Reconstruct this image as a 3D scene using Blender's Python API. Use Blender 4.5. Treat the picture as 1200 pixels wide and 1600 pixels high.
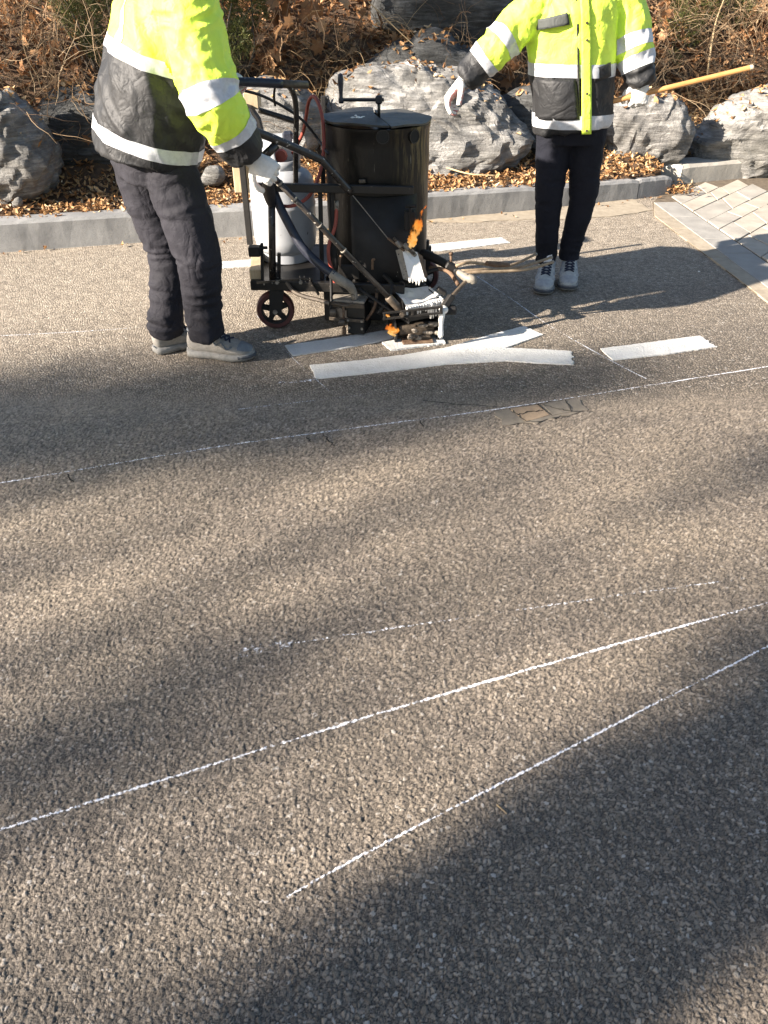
import bpy, bmesh, math, random
import numpy as np
from mathutils import Vector, Matrix, noise

scene = bpy.context.scene
for o in list(bpy.data.objects):
    bpy.data.objects.remove(o)

# ------------------------------------------------------------------ camera
CAM_H, PITCH, FPX = 1.5, math.radians(35.5), 1200.0      # photograph is 1200 x 1600
cam_data = bpy.data.cameras.new('camera')
cam_data.sensor_fit = 'HORIZONTAL'
cam_data.sensor_width = 36.0
cam_data.lens = 36.0 * FPX / 1200.0
cam_data.clip_start = 0.05
cam_data.clip_end = 600.0
cam = bpy.data.objects.new('camera', cam_data)
scene.collection.objects.link(cam)
cam.location = (0, 0, CAM_H)
cam.rotation_euler = (math.pi / 2 - PITCH, 0, 0)
scene.camera = cam

# ------------------------------------------------------------------ sky, sun, exposure
SUN_EL, SUN_AZ = math.radians(24.0), math.radians(24.0)  # light travels towards +X, turned SUN_AZ towards +Y
SDIR = Vector((-math.cos(SUN_EL) * math.cos(SUN_AZ), -math.cos(SUN_EL) * math.sin(SUN_AZ), math.sin(SUN_EL)))
world = bpy.data.worlds.new('World')
scene.world = world
world.use_nodes = True
wn = world.node_tree.nodes
wl = world.node_tree.links
wn.clear()
sky = wn.new('ShaderNodeTexSky')
sky.sky_type = 'NISHITA'
sky.sun_disc = False
sky.sun_elevation = SUN_EL
sky.sun_rotation = math.atan2(SDIR.x, SDIR.y)
bg = wn.new('ShaderNodeBackground')
bg.inputs['Strength'].default_value = 0.052
wo = wn.new('ShaderNodeOutputWorld')
wl.new(sky.outputs[0], bg.inputs[0])
wl.new(bg.outputs[0], wo.inputs[0])

sun_data = bpy.data.lights.new('sun', 'SUN')
sun_data.energy = 5.0
sun_data.angle = math.radians(0.55)
sun_data.color = (1.0, 0.895, 0.78)
sun = bpy.data.objects.new('sun', sun_data)
scene.collection.objects.link(sun)
sun.rotation_euler = SDIR.to_track_quat('Z', 'Y').to_euler()
sun.location = SDIR * 40

vs = scene.view_settings
vs.view_transform = 'Standard'
vs.look = 'None'
vs.exposure = 1.9
vs.gamma = 1.0
vs.use_curve_mapping = False
scene.render.resolution_x = 768
scene.render.resolution_y = 1024

# ------------------------------------------------------------------ pixel helpers (a pixel gives a direction only)
_c, _s = math.cos(PITCH), math.sin(PITCH)
def ray(x, y):
    u, v = (x - 600) / FPX, (y - 800) / FPX
    return Vector((u, _c - v * _s, -_s - v * _c))
def G(x, y, z=0.0):                       # point on the level z
    r = ray(x, y)
    return Vector((0, 0, CAM_H)) + r * ((z - CAM_H) / r.z)
def W(x, y, Y):                           # point on the vertical plane at distance Y
    r = ray(x, y)
    return Vector((0, 0, CAM_H)) + r * (Y / r.y)
def mpp(p):                               # metres per photo pixel at p
    return (p.y * _c + (CAM_H - p.z) * _s) / FPX

# ------------------------------------------------------------------ objects
COL = scene.collection
def empty(name, loc, label=None, cat=None, group=None):
    o = bpy.data.objects.new(name, None)
    o.empty_display_size = 0.1
    COL.objects.link(o)
    o.location = loc
    tag(o, label, cat, group)
    return o
def tag(o, label=None, cat=None, group=None, kind=None):
    if label: o['label'] = label
    if cat: o['category'] = cat
    if group: o['group'] = group
    if kind: o['kind'] = kind
    return o
def world_loc(o):
    l = Vector(o.location)
    while o.parent:
        o = o.parent
        l = l + Vector(o.location)
    return l
def link_mesh(name, me, mats, parent=None, loc=None):
    o = bpy.data.objects.new(name, me)
    COL.objects.link(o)
    if not isinstance(mats, (list, tuple)): mats = [mats]
    if not me.materials:
        for m in mats: me.materials.append(m)
    l = Vector(loc) if loc is not None else Vector((0, 0, 0))
    if parent is not None:
        o.parent = parent
        l = l - world_loc(parent)         # parents are only translated
    o.location = l
    return o
def mesh_obj(name, verts, faces, mats, parent=None, smooth=False, mi=None, attrs=None, recentre=True):
    v = np.asarray(verts, dtype=np.float64).reshape(-1, 3)
    c = Vector((0, 0, 0))
    if recentre:
        lo, hi = v.min(0), v.max(0)
        c = Vector(((lo[0] + hi[0]) / 2, (lo[1] + hi[1]) / 2, lo[2]))
        v = v - np.array(c)
    me = bpy.data.meshes.new(name)
    me.from_pydata(v.tolist(), [], faces)
    if smooth: me.polygons.foreach_set('use_smooth', [True] * len(me.polygons))
    if mi is not None: me.polygons.foreach_set('material_index', mi)
    for k, a in (attrs or {}).items():
        at = me.attributes.new(k, 'FLOAT', 'POINT')
        at.data.foreach_set('value', np.asarray(a, dtype=np.float32))
    me.update()
    return link_mesh(name, me, mats, parent, c)

class MB:
    """collects shapes that belong to ONE part"""
    def __init__(self):
        self.v, self.f, self.a = [], [], []
    def add(self, v, f, tone=0.5):
        b = len(self.v)
        self.v += [tuple(p) for p in v]
        self.f += [tuple(i + b for i in q) for q in f]
        self.a += [tone] * len(v)
        return self
    def box(self, c, size, rot=None, bevel=0.0):
        if bevel <= 0:
            x, y, z = [s / 2 for s in size]
            pts = [Vector(p) for p in ((-x,-y,-z),(x,-y,-z),(x,y,-z),(-x,y,-z),(-x,-y,z),(x,-y,z),(x,y,z),(-x,y,z))]
            fs = [(0,3,2,1),(4,5,6,7),(0,1,5,4),(1,2,6,5),(2,3,7,6),(3,0,4,7)]
        else:
            bm = bmesh.new()
            bmesh.ops.create_cube(bm, size=1)
            bmesh.ops.scale(bm, vec=size, verts=bm.verts)
            bmesh.ops.bevel(bm, geom=bm.edges[:], offset=bevel, segments=1, affect='EDGES', profile=0.5)
            bm.verts.index_update()
            pts = [v.co.copy() for v in bm.verts]
            fs = [tuple(v.index for v in f.verts) for f in bm.faces]
            bm.free()
        if rot is not None: pts = [rot @ p for p in pts]
        return self.add([p + Vector(c) for p in pts], fs)
    def bar(self, a, b, w, h, up=(0, 0, 1), bevel=0.0, ext=0.0):
        a, b = Vector(a), Vector(b)
        d = (b - a)
        L = d.length
        d.normalize()
        u = Vector(up)
        s = d.cross(u)
        if s.length < 1e-4: s = d.cross(Vector((0, 1, 0)))
        s.normalize()
        u = s.cross(d)
        R = Matrix((d, -s, u)).transposed()
        return self.box((a + b) / 2, (L + 2 * ext, w, h), R, bevel)
    def tube(self, pts, r, seg=8, smooth=0, cap=True):
        pts = [Vector(p) for p in pts]
        rs = list(r) if isinstance(r, (list, tuple)) else [r] * len(pts)
        if smooth:
            pts, rs = catmull(pts, rs, smooth)
        v, f = tube_geo(pts, rs, seg, cap)
        return self.add(v, f)
    def lathe(self, c, prof, seg=24, axis=None):
        """prof: (radius, height) list; axis: rotation matrix"""
        v, f = [], []
        n = len(prof)
        for i in range(seg):
            a = 2 * math.pi * i / seg
            for r, z in prof:
                p = Vector((r * math.cos(a), r * math.sin(a), z))
                if axis is not None: p = axis @ p
                v.append(p + Vector(c))
        for i in range(seg):
            j = (i + 1) % seg
            for k in range(n - 1):
                f.append((i * n + k, j * n + k, j * n + k + 1, i * n + k + 1))
        return self.add(v, f)
    def obj(self, name, mat, parent=None, smooth=False):
        o = mesh_obj(name, self.v, self.f, mat, parent, smooth, attrs={'tone': self.a})
        if smooth == 'auto':
            sharp_by_angle(o.data)
        return o

def sharp_by_angle(me, ang=0.6):
    bm = bmesh.new()
    bm.from_mesh(me)
    for f in bm.faces: f.smooth = True
    for e in bm.edges:
        if len(e.link_faces) == 2 and e.calc_face_angle(0) > ang: e.smooth = False
    bm.to_mesh(me)
    bm.free()
def catmull(pts, rs, n):
    P, Rr = [], []
    m = len(pts)
    for i in range(m - 1):
        p0, p1, p2, p3 = pts[max(i-1, 0)], pts[i], pts[i+1], pts[min(i+2, m-1)]
        for k in range(n):
            t = k / n
            P.append(0.5 * ((2 * p1) + (p2 - p0) * t + (2*p0 - 5*p1 + 4*p2 - p3) * t*t + (-p0 + 3*p1 - 3*p2 + p3) * t**3))
            Rr.append(rs[i] * (1 - t) + rs[i+1] * t)
    P.append(pts[-1])
    Rr.append(rs[-1])
    return P, Rr
def tube_geo(pts, rs, seg, cap=True):
    v, f = [], []
    n = len(pts)
    prev = None
    for i in range(n):
        d = (pts[min(i+1, n-1)] - pts[max(i-1, 0)])
        if d.length < 1e-9: d = Vector((0, 0, 1))
        d.normalize()
        if prev is None:
            a = Vector((0, 0, 1)) if abs(d.z) < 0.9 else Vector((1, 0, 0))
            s = d.cross(a).normalized()
        else:
            s = prev - d * prev.dot(d)
            if s.length < 1e-6: s = d.orthogonal()
            s.normalize()
        prev = s
        u = d.cross(s)
        for k in range(seg):
            an = 2 * math.pi * k / seg
            v.append(pts[i] + (s * math.cos(an) + u * math.sin(an)) * rs[i])
    for i in range(n - 1):
        for k in range(seg):
            k2 = (k + 1) % seg
            f.append((i*seg+k, i*seg+k2, (i+1)*seg+k2, (i+1)*seg+k))
    if cap:
        f.append(tuple(range(seg))[::-1])
        f.append(tuple((n-1)*seg + k for k in range(seg)))
    return v, f

# ------------------------------------------------------------------ materials
def new_mat(name):
    m = bpy.data.materials.new(name)
    m.use_nodes = True
    nt = m.node_tree
    nt.nodes.clear()
    out = nt.nodes.new('ShaderNodeOutputMaterial')
    b = nt.nodes.new('ShaderNodeBsdfPrincipled')
    nt.links.new(b.outputs[0], out.inputs[0])
    return m, nt, b, out
def node(nt, t, **kw):
    n = nt.nodes.new('ShaderNode' + t)
    for k, v in kw.items():
        if k.startswith('i_'): n.inputs[k[2:].replace('_', ' ')].default_value = v
        else: setattr(n, k, v)
    return n
def coords(nt, scale=(1, 1, 1), rot=(0, 0, 0)):
    g = nt.nodes.new('ShaderNodeNewGeometry')          # world position: one continuous pattern
    mp = nt.nodes.new('ShaderNodeMapping')
    mp.inputs['Scale'].default_value = scale
    mp.inputs['Rotation'].default_value = rot
    nt.links.new(g.outputs['Position'], mp.inputs[0])
    return mp.outputs[0]
def ramp(nt, src, stops, interp='LINEAR'):
    r = nt.nodes.new('ShaderNodeValToRGB')
    r.color_ramp.interpolation = interp
    el = r.color_ramp.elements
    while len(el) < len(stops): el.new(0.5)
    for e, (p, c) in zip(el, stops):
        e.position = p
        e.color = (*c, 1) if len(c) == 3 else c
    if src is not None: nt.links.new(src, r.inputs[0])
    return r.outputs[0]
def noise_tex(nt, vec, scale, detail=4, rough=0.6, dist=0.0):
    n = node(nt, 'TexNoise')
    n.inputs['Scale'].default_value = scale
    n.inputs['Detail'].default_value = detail
    n.inputs['Roughness'].default_value = rough
    n.inputs['Distortion'].default_value = dist
    if vec is not None: nt.links.new(vec, n.inputs['Vector'])
    return n.outputs[0]
def mixc(nt, fac, a, b, mode='MIX'):
    m = nt.nodes.new('ShaderNodeMix')
    m.data_type = 'RGBA'
    m.blend_type = mode
    for sock, val in ((m.inputs[0], fac), (m.inputs[6], a), (m.inputs[7], b)):
        if isinstance(val, (int, float)): sock.default_value = val
        elif isinstance(val, tuple): sock.default_value = (*val, 1) if len(val) == 3 else val
        else: nt.links.new(val, sock)
    return m.outputs[2]
def math_n(nt, op, a, b=None, clamp=False):
    m = nt.nodes.new('ShaderNodeMath')
    m.operation = op
    m.use_clamp = clamp
    for sock, val in ((m.inputs[0], a), (m.inputs[1], b)):
        if val is None: continue
        if isinstance(val, (int, float)): sock.default_value = val
        else: nt.links.new(val, sock)
    return m.outputs[0]
def bump(nt, b, h, strength=0.5, dist=0.01):
    n = nt.nodes.new('ShaderNodeBump')
    n.inputs['Strength'].default_value = strength
    n.inputs['Distance'].default_value = dist
    nt.links.new(h, n.inputs['Height'])
    nt.links.new(n.outputs[0], b.inputs['Normal'])
def attr(nt, name):
    a = nt.nodes.new('ShaderNodeAttribute')
    a.attribute_name = name
    return a.outputs['Fac']

def mat_worn(name, c1, c2, rough=0.6, scale=30, bstr=0.2, bdist=0.003, metal=0.0, specks=None, speck_thr=0.66, speck_scale=90, stretch=(1, 1, 1)):
    m, nt, b, out = new_mat(name)
    vec = coords(nt, stretch)
    n1 = noise_tex(nt, vec, scale, 6, 0.65)
    col = ramp(nt, n1, [(0.32, c1), (0.68, c2)])
    if specks:
        n2 = noise_tex(nt, vec, speck_scale, 3, 0.5)
        k = ramp(nt, n2, [(speck_thr, (0, 0, 0)), (speck_thr + 0.04, (1, 1, 1))])
        col = mixc(nt, k, col, specks)
    nt.links.new(col, b.inputs['Base Color'])
    rr = ramp(nt, n1, [(0.3, (rough * 0.8,) * 3), (0.7, (min(1, rough * 1.2),) * 3)])
    nt.links.new(rr, b.inputs['Roughness'])
    b.inputs['Metallic'].default_value = metal
    bump(nt, b, noise_tex(nt, vec, scale * 4, 4, 0.6), bstr, bdist)
    return m
def mat_fabric(name, c, c2=None, rough=0.8, weave=900, sheen=0.0, spec=0.3, trans=0.0):
    m, nt, b, out = new_mat(name)
    vec = coords(nt)
    n1 = noise_tex(nt, vec, 6, 5, 0.6)
    c2 = c2 or tuple(x * 0.8 for x in c)
    nt.links.new(ramp(nt, n1, [(0.3, c2), (0.7, c)]), b.inputs['Base Color'])
    b.inputs['Roughness'].default_value = rough
    b.inputs['Specular IOR Level'].default_value = spec
    b.inputs['Sheen Weight'].default_value = sheen
    r1 = math_n(nt, 'ABSOLUTE', math_n(nt, 'SUBTRACT', noise_tex(nt, vec, 8.5, 2, 0.45, 1.3), 0.5))
    r2 = math_n(nt, 'ABSOLUTE', math_n(nt, 'SUBTRACT', noise_tex(nt, vec, 21, 2, 0.5, 0.9), 0.5))
    hh = math_n(nt, 'ADD', math_n(nt, 'MULTIPLY', r1, 1.0), math_n(nt, 'MULTIPLY', r2, 0.45))
    hh = math_n(nt, 'ADD', hh, math_n(nt, 'MULTIPLY', noise_tex(nt, vec, 90, 3, 0.6), 0.06))
    bump(nt, b, hh, 0.6, 0.02)
    return m
def mat_leaf(name, stops, rough=0.65, trans=0.25):
    m, nt, b, out = new_mat(name)
    col = ramp(nt, attr(nt, 'tone'), stops)
    nt.links.new(col, b.inputs['Base Color'])
    b.inputs['Roughness'].default_value = rough
    b.inputs['Specular IOR Level'].default_value = 0.25
    t = node(nt, 'BsdfTranslucent')
    nt.links.new(col, t.inputs[0])
    mx = node(nt, 'MixShader')
    mx.inputs[0].default_value = trans
    nt.links.new(b.outputs[0], mx.inputs[1])
    nt.links.new(t.outputs[0], mx.inputs[2])
    nt.links.new(mx.outputs[0], out.inputs[0])
    return m

M = {}
M['black_steel'] = mat_worn('sooty_black_steel', (0.006, 0.0055, 0.005), (0.018, 0.0155, 0.013), 0.42, 14, 0.25, 0.003, 0.0, (0.12, 0.10, 0.08), 0.70, 70)
M['soot'] = mat_worn('soot', (0.004, 0.0035, 0.0035), (0.011, 0.0095, 0.008), 0.7, 12, 0.3, 0.004)
M['worn_steel'] = mat_worn('worn_steel', (0.035, 0.028, 0.022), (0.14, 0.11, 0.08), 0.5, 22, 0.25, 0.002, 0.3)
M['splashed_pipe'] = mat_worn('paint_splashed_pipe', (0.014, 0.012, 0.011), (0.045, 0.038, 0.032), 0.3, 25, 0.2, 0.002, 0.0, (0.5, 0.46, 0.40), 0.66, 60)
M['rust'] = mat_worn('rusty_iron', (0.07, 0.035, 0.018), (0.20, 0.13, 0.08), 0.8, 40, 0.4, 0.003)
M['grey_steel'] = mat_worn('dusty_grey_steel', (0.16, 0.14, 0.115), (0.30, 0.27, 0.22), 0.6, 26, 0.3, 0.003, 0.0, (0.03, 0.025, 0.02), 0.64, 45)
M['grey_enamel'] = mat_worn('pale_grey_enamel', (0.33, 0.345, 0.37), (0.43, 0.445, 0.465), 0.38, 5, 0.05, 0.001, 0.0, (0.10, 0.09, 0.09), 0.71, 38)
M['red_rubber'] = mat_worn('red_rubber_hose', (0.20, 0.035, 0.022), (0.30, 0.06, 0.04), 0.5, 30, 0.1, 0.001)
M['dark_rubber'] = mat_worn('dark_rubber', (0.012, 0.012, 0.014), (0.03, 0.03, 0.034), 0.6, 30, 0.2, 0.002)
M['navy_hose'] = mat_worn('navy_rubber_hose', (0.013, 0.015, 0.024), (0.03, 0.034, 0.05), 0.42, 30, 0.2, 0.002, 0.0, (0.35, 0.34, 0.33), 0.70, 60)
M['red_wheel'] = mat_worn('dull_red_tyre', (0.055, 0.016, 0.014), (0.10, 0.03, 0.025), 0.6, 40, 0.3, 0.002)
M['white_paint_wet'] = mat_worn('molten_white_paint', (0.74, 0.71, 0.64), (0.82, 0.80, 0.76), 0.3, 30, 0.4, 0.006)
M['wood'] = mat_worn('raw_plank', (0.36, 0.27, 0.16), (0.50, 0.40, 0.26), 0.7, 10, 0.2, 0.002, stretch=(6, 1, 1))
M['handle_wood'] = mat_worn('varnished_broom_handle', (0.42, 0.20, 0.065), (0.56, 0.30, 0.11), 0.45, 10, 0.1, 0.001, stretch=(1, 6, 6))
M['pale_wood'] = mat_worn('chipped_wood_end', (0.5, 0.40, 0.27), (0.62, 0.52, 0.38), 0.7, 60, 0.2, 0.002)
M['skin'] = mat_worn('skin', (0.42, 0.25, 0.17), (0.5, 0.31, 0.22), 0.5, 40, 0.1, 0.001)
M['hair'] = mat_worn('black_hair', (0.008, 0.007, 0.006), (0.02, 0.016, 0.014), 0.5, 80, 0.4, 0.003)
M['eye'] = mat_worn('eye', (0.02, 0.015, 0.012), (0.03, 0.02, 0.018), 0.2, 80, 0.0, 0.001)
M['hivis'] = mat_fabric('fluorescent_yellow_cloth', (0.72, 0.93, 0.12), (0.68, 0.90, 0.08), 0.6, spec=0.35)
M['black_cloth'] = mat_fabric('charcoal_jacket_cloth', (0.026, 0.026, 0.027), (0.015, 0.0155, 0.017), 0.6, spec=0.4)
M['band'] = mat_worn('grey_reflective_tape', (0.46, 0.47, 0.49), (0.60, 0.61, 0.63), 0.4, 60, 0.3, 0.002)
M['pocket_grey'] = mat_fabric('grey_pocket_cloth', (0.075, 0.08, 0.076), (0.05, 0.054, 0.052), 0.7)
M['trouser_grey'] = mat_fabric('charcoal_trouser_cloth', (0.022, 0.021, 0.028), (0.013, 0.0125, 0.017), 0.8)
M['trouser_navy'] = mat_fabric('dark_navy_trouser_cloth', (0.008, 0.009, 0.016), (0.005, 0.0055, 0.010), 0.85)
M['glove'] = mat_worn('white_cotton_glove', (0.62, 0.60, 0.55), (0.76, 0.74, 0.70), 0.9, 45, 0.35, 0.003)
M['glove_red'] = mat_worn('worn_red_rubber_palm', (0.40, 0.10, 0.10), (0.58, 0.34, 0.32), 0.6, 70, 0.3, 0.002)
M['shoe_tan'] = mat_worn('dusty_tan_shoe', (0.20, 0.185, 0.165), (0.33, 0.31, 0.28), 0.8, 35, 0.4, 0.003)
M['shoe_blue'] = mat_worn('dusty_blue_grey_overlay', (0.11, 0.125, 0.145), (0.20, 0.215, 0.23), 0.75, 35, 0.4, 0.003)
M['shoe_white'] = mat_worn('scuffed_pale_trainer', (0.30, 0.31, 0.30), (0.50, 0.50, 0.48), 0.8, 45, 0.4, 0.003)
M['shoe_pale'] = mat_worn('pale_grey_overlay', (0.26, 0.27, 0.28), (0.40, 0.41, 0.42), 0.8, 45, 0.4, 0.003)
M['toe_rubber'] = mat_worn('dark_toe_rubber', (0.03, 0.033, 0.04), (0.08, 0.085, 0.095), 0.8, 45, 0.3, 0.003)
M['sole'] = mat_worn('dusty_sole', (0.15, 0.15, 0.145), (0.30, 0.29, 0.27), 0.85, 40, 0.3, 0.003)
M['lace'] = mat_worn('navy_lace', (0.008, 0.012, 0.03), (0.02, 0.026, 0.05), 0.8, 90, 0.2, 0.001)
M['sock'] = mat_worn('white_sock', (0.6, 0.6, 0.6), (0.7, 0.7, 0.7), 0.9, 90, 0.2, 0.001)
M['bark'] = mat_worn('bark', (0.05, 0.04, 0.03), (0.12, 0.095, 0.07), 0.9, 20, 0.6, 0.01)
M['twig'] = mat_leaf('dry_twig', [(0.0, (0.09, 0.055, 0.033)), (0.5, (0.23, 0.15, 0.085)), (1.0, (0.46, 0.35, 0.22))], 0.8, 0.0)
M['litter'] = mat_leaf('fallen_leaves', [(0.0, (0.13, 0.065, 0.03)), (0.3, (0.30, 0.155, 0.065)), (0.6, (0.43, 0.245, 0.11)), (0.85, (0.54, 0.36, 0.18)), (1.0, (0.66, 0.52, 0.34))], 0.6, 0.15)
M['dead_leaf'] = mat_leaf('withered_leaf', [(0.0, (0.13, 0.06, 0.027)), (0.5, (0.32, 0.16, 0.07)), (1.0, (0.48, 0.29, 0.15))], 0.6, 0.25)
M['evergreen'] = mat_leaf('evergreen_leaf', [(0.0, (0.03, 0.038, 0.011)), (0.5, (0.085, 0.098, 0.026)), (1.0, (0.20, 0.19, 0.065))], 0.5, 0.2)
M['straw'] = mat_leaf('straw', [(0.0, (0.22, 0.13, 0.065)), (1.0, (0.50, 0.38, 0.22))], 0.7, 0.1)

# ================================================================== THE SETTING
rng = np.random.default_rng(7)
random.seed(7)

# ------------------------------------------------------------------ asphalt relief
def hash2(i, j, k):
    n = (i * 374761393 + j * 668265263 + k * 2147483647) & 0xffffffff
    n = ((n ^ (n >> 13)) * 1274126177) & 0xffffffff
    n = (n ^ (n >> 16)) & 0xffffffff
    return n / 4294967295.0
def vnoise(x, y, k):
    xi, yi = np.floor(x).astype(np.int64), np.floor(y).astype(np.int64)
    fx, fy = x - xi, y - yi
    fx, fy = fx * fx * (3 - 2 * fx), fy * fy * (3 - 2 * fy)
    a, b = hash2(xi, yi, k), hash2(xi + 1, yi, k)
    c, d = hash2(xi, yi + 1, k), hash2(xi + 1, yi + 1, k)
    return (a * (1 - fx) + b * fx) * (1 - fy) + (c * (1 - fx) + d * fx) * fy
CELL = 0.0084
def stone_layer(x, y, CELL, salt):
    """height (m), random id and gap (0 in the joints .. 1 on a stone) of the exposed aggregate"""
    wx = x + 0.004 * (vnoise(x * 90, y * 90, 5) - 0.5)
    wy = y + 0.004 * (vnoise(x * 90, y * 90, 6) - 0.5)
    gx, gy = wx / CELL + salt, wy / CELL + salt * 1.7
    ix, iy = np.floor(gx).astype(np.int64), np.floor(gy).astype(np.int64)
    f1 = np.full(x.shape, 9.0); f2 = np.full(x.shape, 9.0)
    rid = np.zeros(x.shape); tx = np.zeros(x.shape); ty = np.zeros(x.shape)
    for dx in (-1, 0, 1):
        for dy in (-1, 0, 1):
            cx, cy = ix + dx, iy + dy
            px = cx + 0.5 + 0.92 * (hash2(cx, cy, 1) - 0.5)
            py = cy + 0.5 + 0.92 * (hash2(cx, cy, 2) - 0.5)
            ex, ey = gx - px, gy - py
            th = hash2(cx, cy, 11) * 3.14159
            ca, sa = np.cos(th), np.sin(th)
            rx, ry = np.abs(ex * ca + ey * sa), np.abs(ey * ca - ex * sa) * (1.0 + 0.7 * hash2(cx, cy, 12))
            d = (rx ** 3 + ry ** 3 + 1e-9) ** (1 / 3) * (0.8 + 0.2 * (rx + ry) / np.maximum(rx, np.maximum(ry, 1e-6))) - 0.5 * (hash2(cx, cy, 4) - 0.5)   # angular stones of uneven size
            m = d < f1
            f2 = np.where(m, f1, np.minimum(f2, d))
            f1 = np.where(m, d, f1)
            r = hash2(cx, cy, 3)
            rid = np.where(m, r, rid)
            tx = np.where(m, ex, tx); ty = np.where(m, ey, ty)
    e = np.clip((f2 - f1 - 0.03) * 3.2, 0, 1)
    gap = e * e * (3 - 2 * e)
    return rid, gap, tx, ty
def stones(x, y):
    """exposed aggregate: coarse angular stones, finer chips in the dark binder where a coarse one is missing"""
    rid, gap, tx, ty = stone_layer(x, y, CELL, 0.0)
    rid_b, gap_b, tx_b, ty_b = stone_layer(x, y, CELL * 0.52, 37.3)
    r2 = (rid * 7.31) % 1.0
    r3 = (rid * 13.7) % 1.0
    worn = 0.35 + 0.65 * vnoise(x * 2.3, y * 2.3, 21)
    lift = (0.45 + 0.55 * r2)
    h_a = gap * lift * 0.0038 + gap * 0.0015 * (tx * (r3 - 0.5) + ty * (r2 - 0.5)) * 2
    h_b = gap_b * (0.25 + 0.4 * ((rid_b * 5.3) % 1.0)) * 0.0026
    small = (r3 < 0.24) | (gap < 0.12)
    h = np.where(small, h_b, h_a)
    h = np.minimum(h, 0.0023 + 0.0018 * worn)
    h = h + 0.0006 * vnoise(x * 700, y * 700, 9) - 0.0019
    rid = np.where(small, rid_b * 0.8, rid)
    gap = np.where(small, gap_b * 0.8, gap)
    return h, rid, gap
NEAR0, NEAR1 = 0.30, 3.05
def near_half(y): return 0.66 * (0.814 * y + 0.87)
def fade(x, y):
    a = np.clip((NEAR1 - y) / 0.45, 0, 1) * np.clip((y - NEAR0) / 0.03, 0, 1)
    return a * np.clip((near_half(y) - np.abs(x)) / 0.05, 0, 1)
def relief(x, y):
    x, y = np.asarray(x, float), np.asarray(y, float)
    return stones(x, y)[0] * fade(x, y)

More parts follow.
